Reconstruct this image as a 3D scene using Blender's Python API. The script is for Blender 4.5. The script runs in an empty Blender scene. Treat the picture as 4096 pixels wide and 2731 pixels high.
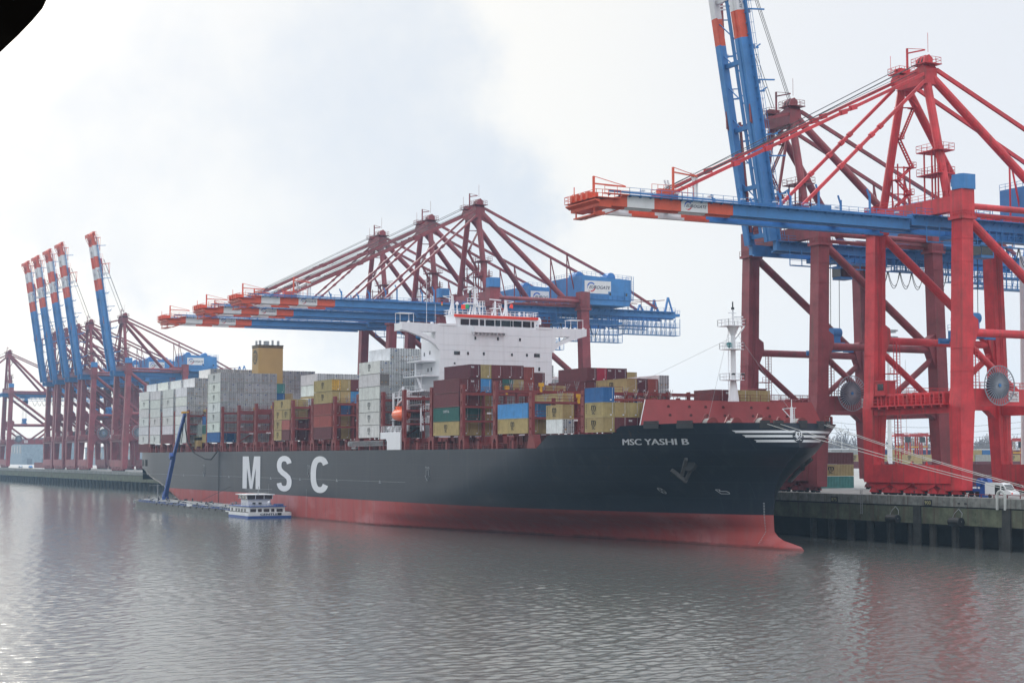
import bpy, math, random
from mathutils import Vector, Matrix
random.seed(7)
sc = bpy.context.scene
R = math.radians
# ---------------------------------------------------------------- camera
cam = bpy.data.cameras.new("camera"); cam_o = bpy.data.objects.new("camera", cam)
sc.collection.objects.link(cam_o); sc.camera = cam_o
cam.sensor_width = 36.0; cam.lens = 36.0 * 6600 / 4096.0
cam.clip_start = 0.1; cam.clip_end = 20000
cam_o.location = (0, 0, 15.2)
TH, PT = R(26.88), R(4.02)
_f = Vector((-math.cos(TH) * math.cos(PT), math.sin(TH) * math.cos(PT), math.sin(PT)))
cam_o.rotation_euler = _f.to_track_quat('-Z', 'Y').to_euler()
# ---------------------------------------------------------------- light and sky
SUN_EL, SUN_AZ = 22.0, 271.0
sd = Vector((math.sin(R(SUN_AZ)) * math.cos(R(SUN_EL)), math.cos(R(SUN_AZ)) * math.cos(R(SUN_EL)), math.sin(R(SUN_EL))))
sun = bpy.data.lights.new("sun", 'SUN'); sun.energy = 1.8; sun.angle = R(16); sun.color = (1.0, 0.96, 0.91)
sun_o = bpy.data.objects.new("sun", sun); sc.collection.objects.link(sun_o)
sun_o.rotation_euler = (-sd).to_track_quat('-Z', 'Y').to_euler(); sun_o.location = (-300, -200, 400)
w = bpy.data.worlds.new("World"); sc.world = w; w.use_nodes = True
nt = w.node_tree; nt.nodes.clear()
def N(t, **k):
    n = nt.nodes.new(t)
    for a, b in k.items(): setattr(n, a, b)
    return n
def math_n(op, a, b=None, clamp=False):
    n = N('ShaderNodeMath', operation=op, use_clamp=clamp)
    for i, v in enumerate((a, b)):
        if v is None: continue
        if isinstance(v, (int, float)): n.inputs[i].default_value = v
        else: nt.links.new(v, n.inputs[i])
    return n.outputs[0]
def mixc(f, a, b):
    n = N('ShaderNodeMix', data_type='RGBA')
    for i, v in ((0, f), (6, a), (7, b)):
        if isinstance(v, (int, float)): n.inputs[i].default_value = v
        elif isinstance(v, tuple): n.inputs[i].default_value = v + (1,)
        else: nt.links.new(v, n.inputs[i])
    return n.outputs[2]
sky = N('ShaderNodeTexSky', sky_type='NISHITA'); sky.sun_disc = False
sky.sun_elevation = R(SUN_EL); sky.sun_rotation = R(SUN_AZ); sky.dust_density = 3.0; sky.air_density = 1.0
bg1 = N('ShaderNodeBackground'); bg1.inputs[1].default_value = 0.1; nt.links.new(sky.outputs[0], bg1.inputs[0])
tc = N('ShaderNodeTexCoord')
nz = N('ShaderNodeTexNoise'); nz.inputs['Scale'].default_value = 4.2; nz.inputs['Detail'].default_value = 7; nz.inputs['Roughness'].default_value = 0.62
nt.links.new(tc.outputs['Generated'], nz.inputs['Vector'])
def dotdir(v):
    n = N('ShaderNodeVectorMath', operation='DOT_PRODUCT'); nt.links.new(tc.outputs['Generated'], n.inputs[0])
    n.inputs[1].default_value = Vector(v).normalized(); return n.outputs['Value']
def ramp(v, a, b):
    n = N('ShaderNodeMapRange', interpolation_type='SMOOTHSTEP'); nt.links.new(v, n.inputs[0])
    n.inputs[1].default_value = a; n.inputs[2].default_value = b; return n.outputs[0]
def dpx(x, y):
    rt = Vector((math.sin(TH), math.cos(TH), 0)); up = rt.cross(_f)
    return _f + rt * ((x - 2048) / 6600) - up * ((y - 1365.5) / 6600)
nv = math_n('MULTIPLY', math_n('SUBTRACT', nz.outputs[0], 0.5), 0.024)
b1 = ramp(math_n('ADD', dotdir(dpx(1050, 420)), nv), 0.9875, 0.9935)
b2 = ramp(math_n('ADD', dotdir(dpx(1500, 850)), nv), 0.9935, 0.9985)
b3 = ramp(math_n('ADD', dotdir(dpx(350, 150)), nv), 0.990, 0.9935)
blob = math_n('MAXIMUM', math_n('MAXIMUM', b1, b2), b3)
high = ramp(nz.outputs[0], 0.40, 0.66)
blue_far = ramp(dotdir(dpx(4400, 200)), 0.955, 0.999)
patch = math_n('MULTIPLY', blob, math_n('ADD', 0.50, math_n('MULTIPLY', high, 0.50)), True)
glow = ramp(dotdir(sd), 0.70, 0.98)
base = mixc(glow, (0.700, 0.710, 0.722), (0.79, 0.78, 0.75))
base = mixc(math_n('MULTIPLY', blue_far, 0.5), base, (0.66, 0.69, 0.76))
col = mixc(patch, base, (0.550, 0.605, 0.680))
zen = ramp(dotdir((0, 0, 1)), 0.27, 0.85)          # an overcast sky is brighter overhead than at the horizon
col = mixc(zen, col, (1.60, 1.66, 1.76))
core = ramp(dotdir(sd), 0.968, 1.0)
col = mixc(core, col, (3.2, 3.0, 2.7))
bg2 = N('ShaderNodeBackground'); bg2.inputs[1].default_value = 1.0; nt.links.new(col, bg2.inputs[0])
mx = N('ShaderNodeMixShader'); mx.inputs[0].default_value = 0.94
nt.links.new(bg1.outputs[0], mx.inputs[1]); nt.links.new(bg2.outputs[0], mx.inputs[2])
wo = N('ShaderNodeOutputWorld'); nt.links.new(mx.outputs[0], wo.inputs[0])
sc.view_settings.view_transform = 'Standard'; sc.view_settings.look = 'None'
sc.view_settings.exposure = 0.30; sc.view_settings.gamma = 1.0
sc.render.engine = 'CYCLES'
cy = sc.cycles
cy.max_bounces = 6; cy.volume_bounces = 1; cy.diffuse_bounces = 2; cy.glossy_bounces = 3; cy.transmission_bounces = 2
cy.use_denoising = True; cy.caustics_reflective = False; cy.caustics_refractive = False
# ---------------------------------------------------------------- materials
MATS = {}
def mat(name, col, rough=0.55, var=0.18, scale=0.4, streak=0.0, objcol=False, metal=0.0, spec=0.4, emit=0.0, bump=0.0):
    if name in MATS: return MATS[name]
    m = bpy.data.materials.new(name); m.use_nodes = True; t = m.node_tree; p = t.nodes['Principled BSDF']
    p.inputs['Roughness'].default_value = rough; p.inputs['Metallic'].default_value = metal
    p.inputs['Specular IOR Level'].default_value = spec
    tc = t.nodes.new('ShaderNodeTexCoord'); mp = t.nodes.new('ShaderNodeMapping')
    t.links.new(tc.outputs['Object'], mp.inputs[0])
    n = t.nodes.new('ShaderNodeTexNoise'); n.inputs['Scale'].default_value = scale; n.inputs['Detail'].default_value = 6
    n.inputs['Roughness'].default_value = 0.65
    t.links.new(mp.outputs[0], n.inputs[0])
    if objcol:
        oi = t.nodes.new('ShaderNodeObjectInfo'); src = oi.outputs['Color']
        cm = t.nodes.new('ShaderNodeCombineXYZ'); mu = t.nodes.new('ShaderNodeMath'); mu.operation = 'MULTIPLY'; mu.inputs[1].default_value = 40
        t.links.new(oi.outputs['Random'], mu.inputs[0])
        for i in range(3): t.links.new(mu.outputs[0], cm.inputs[i])
        t.links.new(cm.outputs[0], mp.inputs['Location'])
    else:
        rg = t.nodes.new('ShaderNodeRGB'); rg.outputs[0].default_value = (*col, 1); src = rg.outputs[0]
    mr = t.nodes.new('ShaderNodeMapRange'); mr.inputs[1].default_value = 0.3; mr.inputs[2].default_value = 0.7
    mr.inputs[3].default_value = 1 - var; mr.inputs[4].default_value = 1 + var
    t.links.new(n.outputs[0], mr.inputs[0])
    v = t.nodes.new('ShaderNodeVectorMath'); v.operation = 'SCALE'
    t.links.new(src, v.inputs[0]); t.links.new(mr.outputs[0], v.inputs['Scale'])
    out = v.outputs[0]
    if streak > 0:
        m2 = t.nodes.new('ShaderNodeMapping'); m2.inputs['Scale'].default_value = (1.3, 1.3, 0.07)
        t.links.new(tc.outputs['Object'], m2.inputs[0])
        if objcol: t.links.new(cm.outputs[0], m2.inputs['Location'])
        n2 = t.nodes.new('ShaderNodeTexNoise'); n2.inputs['Scale'].default_value = 1.0; n2.inputs['Detail'].default_value = 5
        t.links.new(m2.outputs[0], n2.inputs[0])
        r2 = t.nodes.new('ShaderNodeMapRange'); r2.inputs[1].default_value = 0.52; r2.inputs[2].default_value = 0.72; r2.inputs[4].default_value = streak
        t.links.new(n2.outputs[0], r2.inputs[0])
        mx = t.nodes.new('ShaderNodeMix'); mx.data_type = 'RGBA'; t.links.new(r2.outputs[0], mx.inputs[0])
        t.links.new(out, mx.inputs[6]); mx.inputs[7].default_value = (0.10, 0.075, 0.055, 1); out = mx.outputs[2]
    t.links.new(out, p.inputs['Base Color'])
    if emit:
        p.inputs['Emission Color'].default_value = (*col, 1); p.inputs['Emission Strength'].default_value = emit
    if bump:
        b = t.nodes.new('ShaderNodeBump'); b.inputs['Strength'].default_value = bump; t.links.new(n.outputs[0], b.inputs['Height'])
        t.links.new(b.outputs[0], p.inputs['Normal'])
    MATS[name] = m; return m
RED = mat('crane_red_paint', (1, 0, 0), 0.5, 0.30, 0.22, 0.45, objcol=True)
BLUE = mat('crane_blue_paint', (0.055, 0.215, 0.50), 0.5, 0.14, 0.3, 0.12)
ORANGE = mat('boom_orange_paint', (0.66, 0.10, 0.045), 0.5, 0.15, 0.5, 0.08)
WHITE = mat('white_paint', (0.72, 0.73, 0.74), 0.5, 0.07, 0.4, 0.05)
DARK = mat('dark_steel', (0.03, 0.032, 0.035), 0.6)
ROPE = mat('wire_rope', (0.05, 0.05, 0.055), 0.6)
GREY = mat('grey_steel', (0.28, 0.29, 0.30), 0.5)
NAVYTXT = mat('navy_lettering', (0.01, 0.02, 0.07), 0.6, 0.02)
SIGNRED = mat('sign_red', (0.55, 0.02, 0.03), 0.6, 0.02)
SIGNBLUE = mat('sign_blue', (0.02, 0.12, 0.5), 0.6, 0.02)
SHIPRED = mat('ship_deck_red', (0.20, 0.032, 0.030), 0.55, 0.2, 0.5, 0.12)
SHIPWHITE = mat('ship_white', (0.80, 0.81, 0.84), 0.45, 0.04, 0.12, 0.09)
LETTER = mat('lettering_white', (0.70, 0.72, 0.75), 0.5, 0.05, 0.3)
GLASS = mat('dark_glass', (0.012, 0.018, 0.022), 0.08, 0.1, 1, spec=0.8)
YEL = mat('safety_yellow', (0.65, 0.36, 0.02), 0.5)
FUNNEL = mat('funnel_ochre', (0.46, 0.29, 0.10), 0.5, 0.08, 0.2)
LIFEORANGE = mat('lifeboat_orange', (0.85, 0.13, 0.03), 0.35, 0.06)
DECKRED = mat('bright_red_trim', (0.85, 0.06, 0.03), 0.5, 0.04)
CONCRETE = mat('concrete', (0.20, 0.205, 0.19), 0.85, 0.5, 0.6, 0.75)
BARGEBLUE = mat('barge_blue', (0.02, 0.075, 0.30), 0.45, 0.15, 0.6)
BARGEGREY = mat('barge_hull_grey', (0.10, 0.105, 0.10), 0.6, 0.25, 0.5, 0.25)
RUBBER = mat('black_rubber', (0.012, 0.012, 0.012), 0.7)
BOX = mat('container_paint', (1, 1, 1), 0.55, 0.16, 0.9, 0.22, objcol=True)
BOXDARK = mat('container_gasket', (0.06, 0.065, 0.07), 0.7)
LOGO = mat('container_logo_ink', (0.02, 0.02, 0.02), 0.7, 0.02)
# ---------------------------------------------------------------- mesh helpers
ORG = {}
class MB:
    def __init__(s): s.v = []; s.f = []; s.m = []
    def add(s, vs, fs, m=0):
        o = len(s.v); s.v += [tuple(v) for v in vs]; s.f += [tuple(i + o for i in f) for f in fs]; s.m += [m] * len(fs); return s
    def box(s, x0, x1, y0, y1, z0, z1, m=0):
        return s.add([(x0,y0,z0),(x1,y0,z0),(x1,y1,z0),(x0,y1,z0),(x0,y0,z1),(x1,y0,z1),(x1,y1,z1),(x0,y1,z1)],
                     [(0,3,2,1),(4,5,6,7),(0,1,5,4),(1,2,6,5),(2,3,7,6),(3,0,4,7)], m)
    def bar(s, p, q, w, h=None, m=0, ref=None):
        """square or rectangular bar from p to q: w across, h along ref"""
        h = h or w; p = Vector(p); q = Vector(q); d = (q - p)
        if d.length < 1e-6: return s
        d.normalize(); r = Vector(ref) if ref else (Vector((0,0,1)) if abs(d.z) < 0.95 else Vector((0,1,0)))
        a = d.cross(r).normalized(); b = a.cross(d).normalized()
        vs = []
        for c in (p, q):
            for i, j in ((-1,-1),(1,-1),(1,1),(-1,1)): vs.append(c + a * (i*w/2) + b * (j*h/2))
        return s.add(vs, [(0,1,2,3),(7,6,5,4),(0,4,5,1),(1,5,6,2),(2,6,7,3),(3,7,4,0)], m)
    def tube(s, p, q, r, r2=None, n=8, m=0, cap=True):
        p = Vector(p); q = Vector(q); d = (q - p)
        if d.length < 1e-6: return s
        r2 = r if r2 is None else r2
        d.normalize(); rf = Vector((0,0,1)) if abs(d.z) < 0.95 else Vector((0,1,0)); a = d.cross(rf).normalized(); b = d.cross(a)
        vs = []
        for c, rr in ((p, r), (q, r2)):
            for k in range(n):
                t = 2*math.pi*k/n; vs.append(c + a*(rr*math.cos(t)) + b*(rr*math.sin(t)))
        fs = [(k, n+k, n+(k+1) % n, (k+1) % n) for k in range(n)]
        if cap: fs += [tuple(range(n)), tuple(range(2*n-1, n-1, -1))]
        return s.add(vs, fs, m)
    def path(s, pts, r, n=6, m=0):
        for a, b in zip(pts, pts[1:]): s.tube(a, b, r, n=n, m=m, cap=False)
        return s
    def prism(s, poly, ax, a, b, m=0):
        """poly: 2-D outline; extruded along axis ax (0,1,2) from a to b; the other two axes in order"""
        n = len(poly); vs = []
        for c in (a, b):
            for u, v in poly:
                vs.append({0: (c,u,v), 1: (u,c,v), 2: (u,v,c)}[ax])
        return s.add(vs, [tuple(range(n-1,-1,-1)), tuple(range(n, 2*n))] + [(k, (k+1) % n, n+(k+1) % n, n+k) for k in range(n)], m)
    def rail(s, pts, h=1.05, gap=1.6, r=0.045, m=0, bars=2):
        """handrail with stanchions along a run of points"""
        for a, b in zip(pts, pts[1:]):
            a = Vector(a); b = Vector(b); n = max(1, round((b-a).length/gap))
            for k in range(n+1):
                p = a + (b-a)*(k/n); s.bar(p, p+Vector((0,0,h)), r*1.4, m=m)
            for j in range(bars):
                z = Vector((0,0,h*(1 - j/bars))); s.bar(a+z, b+z, r*1.4, m=m)
        return s
    def build(s, name, mats, parent=None, org=None, smooth=False, link=True):
        me = bpy.data.meshes.new(name)
        if parent is not None and org is None: org = ORG.get(parent.name, (0,0,0)); loc = (0,0,0)
        else: loc = org or (0,0,0)
        if parent is not None and parent.name in ORG:
            base = ORG[parent.name]
        else: base = None
        ox, oy, oz = org or (0,0,0)
        me.from_pydata([(x-ox, y-oy, z-oz) for x, y, z in s.v], [], s.f)
        if not isinstance(mats, (list, tuple)): mats = [mats]
        for m in mats: me.materials.append(m)
        if len(mats) > 1: me.polygons.foreach_set('material_index', s.m)
        if smooth: me.polygons.foreach_set('use_smooth', [True]*len(me.polygons))
        me.update()
        o = bpy.data.objects.new(name, me)
        if parent is not None:
            o.parent = parent
            o.location = (0,0,0) if org is None or base is None else tuple(org[i]-base[i] for i in range(3))
            if base is not None: ORG[o.name] = tuple(org)
            else: ORG[o.name] = (0,0,0)
        else:
            o.location = loc; ORG[o.name] = tuple(loc)
        sc.collection.objects.link(o); return o
def tag(o, label=None, cat=None, group=None, kind=None):
    if label: o['label'] = label
    if cat: o['category'] = cat
    if group: o['group'] = group
    if kind: o['kind'] = kind
    return o
def thing(name, label, cat, loc=(0,0,0), group=None):
    o = bpy.data.objects.new(name, None); o.empty_display_size = 1.0; sc.collection.objects.link(o); o.location = loc
    ORG[o.name] = tuple(loc); return tag(o, label, cat, group)
def copy_tree(o, parent=None, col=None):
    c = o.copy(); sc.collection.objects.link(c)
    if parent is not None: c.parent = parent
    if col: c.color = col
    for ch in CH.get(o.name, []): copy_tree(ch, c, col)
    return c
CH = {}
def index_children():
    CH.clear()
    for o in bpy.data.objects:
        if o.parent: CH.setdefault(o.parent.name, []).append(o)
TXT = {}
def text_polys(s, shear=0.0, bold=0.0, size=1.0):
    """outline text as flat polygons: (verts2d, faces); x from 0, cap height about 0.7*size"""
    k = (s, shear, bold)
    if k not in TXT:
        cu = bpy.data.curves.new('lettering', 'FONT'); cu.body = s; cu.shear = shear; cu.offset = bold; cu.resolution_u = 3
        ob = bpy.data.objects.new('lettering', cu); sc.collection.objects.link(ob)
        bpy.context.view_layer.update()
        me = bpy.data.meshes.new_from_object(ob.evaluated_get(bpy.context.evaluated_depsgraph_get()))
        vs = [(v.co.x, v.co.y) for v in me.vertices]; fs = [tuple(p.vertices) for p in me.polygons]
        bpy.data.objects.remove(ob); bpy.data.curves.remove(cu); bpy.data.meshes.remove(me)
        TXT[k] = (vs, fs)
    return TXT[k]
def put_text(mb, s, origin, ux, uy, width, height, m=0, shear=0.0, bold=0.0, surf=None):
    """lay text so its bounding box spans width (along ux) by height (along uy) from origin"""
    vs, fs = text_polys(s, shear, 0.0)
    nl = 1 if bold <= 0 else (2 if bold < .03 else 3); sh = bold*height*1.3; width = width-sh*(nl-1); nr_ = Vector(ux).cross(Vector(uy)).normalized()
    x0 = min(v[0] for v in vs); x1 = max(v[0] for v in vs); y0 = min(v[1] for v in vs); y1 = max(v[1] for v in vs)
    o = Vector(origin); ux = Vector(ux); uy = Vector(uy)
    for l in range(nl):
        out = []
        for x, y in vs:
            a = (x-x0)/(x1-x0)*width+sh*l; b = (y-y0)/(y1-y0)*height
            out.append(Vector(surf(a, b))+Vector((.012*l,-.016*l,0)) if surf else o + ux*a + uy*b + nr_*(.008*l))
        mb.add(out, fs, m)
def ring(mb, c, ux, uy, r0, r1, a0, a1, n=20, m=0, ex=2.0, sx=1.0, sy=1.0, surf=None):
    """flat arc band between radii r0 and r1 (angles in degrees), superellipse exponent ex"""
    c = Vector(c); ux = Vector(ux); uy = Vector(uy); vs = []
    for k in range(n+1):
        t = R(a0 + (a1-a0)*k/n); ct, st = math.cos(t), math.sin(t)
        q = (abs(ct)**ex + abs(st)**ex)**(-1/ex)
        for r in (r0, r1):
            if isinstance(r, tuple): a, b = r[0]*q*ct, r[1]*q*st
            else: a, b = r*q*ct*sx, r*q*st*sy
            vs.append(surf(a, b) if surf else c + ux*a + uy*b)
    mb.add(vs, [(2*k, 2*k+1, 2*k+3, 2*k+2) for k in range(n)], m)
# ================================================================ the setting
def water_mat():
    m = bpy.data.materials.new('river_water'); m.use_nodes = True; t = m.node_tree; p = t.nodes['Principled BSDF']
    p.inputs['Base Color'].default_value = (0.100, 0.104, 0.096, 1); p.inputs['Roughness'].default_value = 0.09
    p.inputs['IOR'].default_value = 1.33
    g = t.nodes.new('ShaderNodeNewGeometry'); mp = t.nodes.new('ShaderNodeMapping'); mp.inputs['Scale'].default_value = (1.6, 2.3, 1)
    t.links.new(g.outputs['Position'], mp.inputs[0]); n = t.nodes.new('ShaderNodeTexNoise'); n.inputs['Scale'].default_value = 1.0
    n.inputs['Detail'].default_value = 4; n.inputs['Roughness'].default_value = .7; t.links.new(mp.outputs[0], n.inputs[0])
    b = t.nodes.new('ShaderNodeBump'); b.inputs['Distance'].default_value = .028; b.inputs['Strength'].default_value = 1.0
    t.links.new(n.outputs[0], b.inputs['Height']); t.links.new(b.outputs[0], p.inputs['Normal']); return m
import numpy as np
def build_water():
    """one sheet of real ripples, fine near the viewpoint bank and coarser away, with a flat skirt beyond it"""
    rs = [62.0]
    while rs[-1] < 1500: rs.append(rs[-1]+max(.22, rs[-1]*.0022))
    rs = np.array(rs); a0 = math.atan2(math.cos(TH)*-1, math.sin(TH))  # view bearing handled below
    view = math.atan2(math.sin(TH), -math.cos(TH)); na = 800
    an = np.linspace(view-.42, view+.42, na)
    Rr, Aa = np.meshgrid(rs, an, indexing='ij'); X = Rr*np.cos(Aa); Y = Rr*np.sin(Aa)
    rng = np.random.default_rng(4); Z = np.zeros_like(X)
    wind = math.atan2(-.55, -.85)
    for k in range(72):
        lam = 0.45*(3.2/0.45)**rng.random(); th = wind+rng.normal()*.6; kk = 2*math.pi/lam
        sl = .0185*(1.0 if lam < 1.6 else 1.6/lam); amp = sl/kk
        Z += amp*np.sin(kk*(X*math.cos(th)+Y*math.sin(th))+rng.random()*6.283)
    calm = 0.5*np.sin(X*.013+Y*.021+1)+.5*np.sin(X*.031-Y*.027+2.2)*.7+.4*np.sin(X*.006+Y*.05)
    Z *= np.clip(.82+.28*calm, .4, 1.25)
    nr = len(rs); v = np.stack([X,Y,Z],-1).reshape(-1,3)
    idx = np.arange(nr*na).reshape(nr,na); q = np.stack([idx[:-1,:-1],idx[1:,:-1],idx[1:,1:],idx[:-1,1:]],-1).reshape(-1,4)
    o = len(v); v = np.vstack([v,[(-9000,-3500,-.32),(900,-3500,-.32),(900,210,-.32),(-9000,210,-.32)]]); q = np.vstack([q,[[o,o+1,o+2,o+3]]])
    me = bpy.data.meshes.new('water'); me.vertices.add(len(v)); me.vertices.foreach_set('co', v.astype(np.float32).ravel())
    me.loops.add(len(q)*4); me.loops.foreach_set('vertex_index', q.astype(np.int32).ravel())
    me.polygons.add(len(q)); me.polygons.foreach_set('loop_start', np.arange(0,len(q)*4,4,dtype=np.int32))
    me.polygons.foreach_set('use_smooth', np.ones(len(q),dtype=bool)); me.update(calc_edges=True); me.materials.append(water_mat())
    ob = bpy.data.objects.new('water', me); sc.collection.objects.link(ob); return ob
o = build_water()
tag(o, 'grey rippled river water', kind='structure')
APRON = mat('apron_concrete', (0.27, 0.27, 0.26), 0.85, 0.2, 0.15)
o = MB().add([(-9000,194.5,8.5),(2500,194.5,8.5),(2500,9000,8.5),(-9000,9000,8.5)], [(0,1,2,3)]).build('terminal_ground', APRON)
tag(o, 'flat concrete terminal ground behind the quay', kind='structure')
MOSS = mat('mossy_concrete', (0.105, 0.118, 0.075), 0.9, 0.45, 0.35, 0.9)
DARKCONC = mat('dark_concrete', (0.022, 0.024, 0.024), 0.7, 0.3, 0.5)  # near-black tone of the ledge, recess wall and soffit
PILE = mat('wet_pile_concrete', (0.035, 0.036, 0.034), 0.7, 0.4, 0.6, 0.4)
qw = thing('quay_wall', 'long stained concrete quay wall with mossy lower beam behind the ship', 'quay wall', (-230,193,0))
m = MB()
for k in range(72):
    x0 = 500 - 25*k - 25; m.box(x0+0.03, x0+24.97, 193.0, 194.6, 6.95, 8.5)
m.build('coping', CONCRETE, qw)
m = MB().box(-1300,500,193.35,194.6,6.72,6.95); m.build('ledge', DARKCONC, qw)
m = MB()
for k in range(72):
    x0 = 500 - 25*k - 25; m.box(x0+0.05, x0+24.95, 193.12, 194.6, 3.85, 6.72)
    if -270 < x0 < 100 or x0 < -560:
        for dx in (4, 9, 14, 19): m.box(x0+dx-.25, x0+dx+.25, 193.06, 193.2, 4.3, 4.9); m.box(x0+dx-.25, x0+dx+.25, 193.06, 193.2, 5.6, 6.1)
m.build('fender_beam', MOSS, qw)
MB().box(-1300,500,199.5,200.5,-2,8.49).build('recess_wall', DARKCONC, qw)
MB().box(-1300,500,194.6,199.5,3.4,8.46).build('deck_soffit', DARKCONC, qw)
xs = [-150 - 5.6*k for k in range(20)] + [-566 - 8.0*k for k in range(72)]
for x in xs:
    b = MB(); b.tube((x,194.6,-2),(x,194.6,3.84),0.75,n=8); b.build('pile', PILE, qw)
for x, txt in ((-222.2,'900'),(-248.0,'875')):
    pl = MB().box(x-1.0, x+1.0, 192.93, 193.0, 6.98, 8.0).build('number_plate', DARK, qw)
    t_ = MB(); put_text(t_, txt, (x-.78,192.91,7.17), (1,0,0), (0,0,1), 1.56, 0.62, bold=0.02); t_.build('digits', mat('worn_yellow_digits', (0.45,0.42,0.20)), pl)
for x in (-203.4,-225.0):
    MB().box(x-.9,x+.9,192.75,193.1,-1,6.9).build('wall_column', PILE, qw)
lad = MB()
for dx in (-.25,.25): lad.bar((-240+dx,192.85,5),(-240+dx,192.85,9.4),0.07)
for k in range(14): lad.bar((-240.25,192.85,5.1+k*.3),(-239.75,192.85,5.1+k*.3),0.05)
lad.build('ladder', GREY, qw)
# rubber fenders, bollards, bent pipe
def fender(x, label):
    t = thing('rubber_fender', label, 'fender', (x,192.3,4.45), 'cylinder fenders hung on the quay wall')
    b = MB(); b.tube((x-1.3,192.3,4.45),(x+1.3,192.3,4.45),0.75,n=14); b.build('cylinder', RUBBER, t)
    c = MB(); c.path([(x-1.3,192.3,4.45),(x-.9,192.9,5.9),(x,192.95,6.6)],0.05); c.path([(x+1.3,192.3,4.45),(x+.9,192.9,5.9),(x,192.95,6.6)],0.05); c.build('chain', GREY, t)
fender(-230.7, 'black cylinder fender on the mossy quay wall just right of the bulbous bow')
fender(-214.6, 'black cylinder fender on the mossy quay wall below the red crane leg')
for x, lb in ((-214.6,'left one of the two dark bollards on the quay ledge'),(-213.0,'right one of the two dark bollards on the quay ledge')):
    b = MB(); b.tube((x,193.25,6.72),(x,193.25,7.4),.28,.24); b.tube((x,193.25,7.4),(x,193.25,7.65),.45,.4)
    tag(b.build('bollard', DARK, org=(x,193.25,6.72)), lb, 'bollard', 'bollards on the quay')
b = MB(); pts = [(-205.3,192.8,6.7),(-205.3,192.8,8.9)] + [(-204.4-.9*math.cos(R(a)),192.8,8.9+.9*math.sin(R(a))) for a in range(20,180,20)] + [(-203.5,192.8,8.9),(-203.5,192.8,6.7)]
b.path(pts, .24, 8); tag(b.build('pipe_bow', mat('pale_pipe', (.5,.52,.5)), org=(-204.4,192.8,6.7)), 'pale bent pipe hoop standing against the quay wall', 'pipe')
# ---------------------------------------------------------------- far background
def box_building(x0,x1,y0,y1,h,colr,label,roofc=(.2,.21,.23),win=True):
    t = thing('warehouse', label, 'building', ((x0+x1)/2,y0,8.5), 'low buildings beyond the cranes')
    z0 = 8.5
    MB().box(x0,x1,y0,y1,z0,z0+h).build('wall', mat('wall_%d_%d' % (int(colr[0]*100), int(colr[2]*100)), colr, .8), t)
    MB().prism([(y0-.6,z0+h+.003),(y1+.6,z0+h+.003),(y1+.6,z0+h+.8),((y0+y1)/2,z0+h+2.4),(y0-.6,z0+h+.8)],0,x0-.6,x1+.6).build('roof', mat('roof_grey', roofc, .8), t)
    if win:
        n = max(2,int((x1-x0)/14))
        for k in range(n):
            xx = x0+(k+.5)*(x1-x0)/n
            MB().box(xx-3,xx+3,y0-.15,y0-.02,z0+h*.45,z0+h*.75).build('window', GLASS, t)
        for k in range(2): MB().box(x1+.02,x1+.15,y0+5+k*14,y0+10+k*14,z0,z0+5.5).build('door', mat('door_grey',(.15,.17,.2)), t)
box_building(-1500,-1330,330,372,15,(.28,.33,.38),'long pale blue grey warehouse behind the far left cranes')
box_building(-1280,-1130,340,380,11,(.20,.24,.28),'darker low warehouse with flat front beyond the far left quay')
box_building(-1090,-1010,330,352,9,(.33,.34,.34),'small light grey shed seen between the far crane legs')
box_building(-1800,-1640,300,352,24,(.24,.29,.33),'tall bluish hall at the far left edge')
def pylon(x,y,h,label):
    t = thing('power_pylon', label, 'pylon', (x,y,8.5), 'lattice power pylons')
    b = MB(); z0 = 8.5; lv = [0,.18,.34,.48,.6,.7,.79,.87,.94,1]
    def wd(f): return 8.0*(1-f)**1.25+1.2
    for f0, f1 in zip(lv, lv[1:]):
        a, c = wd(f0)/2, wd(f1)/2; za, zc = z0+f0*h, z0+f1*h
        A = [(x-a,y-a,za),(x+a,y-a,za),(x+a,y+a,za),(x-a,y+a,za)]; B = [(x-c,y-c,zc),(x+c,y-c,zc),(x+c,y+c,zc),(x-c,y+c,zc)]
        for i in range(4):
            j = (i+1) % 4; b.bar(A[i],B[i],.35); b.bar(A[i],B[j],.2); b.bar(A[j],B[i],.2); b.bar(B[i],B[j],.2)
    b.build('tower', GREY, t)
    c = MB()
    for f, L_ in ((.76,15),(.86,12),(.95,8)):
        z = z0+f*h
        for s in (-1,1):
            c.bar((x,y,z+1.4),(x+s*L_*.45,y+s*L_*.89,z),.25); c.bar((x,y,z-1),(x+s*L_*.45,y+s*L_*.89,z),.25)
    c.build('crossarm', GREY, t)
pylon(-1650,585,92,'tall lattice pylon behind the far left cranes')
pylon(-1750,1760,80,'small far lattice pylon left of the grey sky edge')
def wires(pts, label):
    b = MB()
    for p, q in pts:
        p = Vector(p); q = Vector(q); prev = p
        for k in range(1,13):
            f = k/12; c = p+(q-p)*f; c.z -= 4*f*(1-f)*6; b.bar(prev,c,.12); prev = c
    tag(b.build('power_line', ROPE, org=pts[0][0]), label, 'power line')
def xy(px, d):      # a place at distance d in the direction seen at column px of the photograph
    t = (px-2048)/6600.0; c, s = math.cos(TH), math.sin(TH)
    return (d*(-c + t*s), d*(s + t*c))
w0 = xy(3200,760); w1 = xy(4400,700)
wires([((w0[0],w0[1],z),(w1[0],w1[1],z+2)) for z in (23.5,25.6,28.5,31,33.5)], 'dark overhead wires sagging across the yard behind the red cranes')
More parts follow.
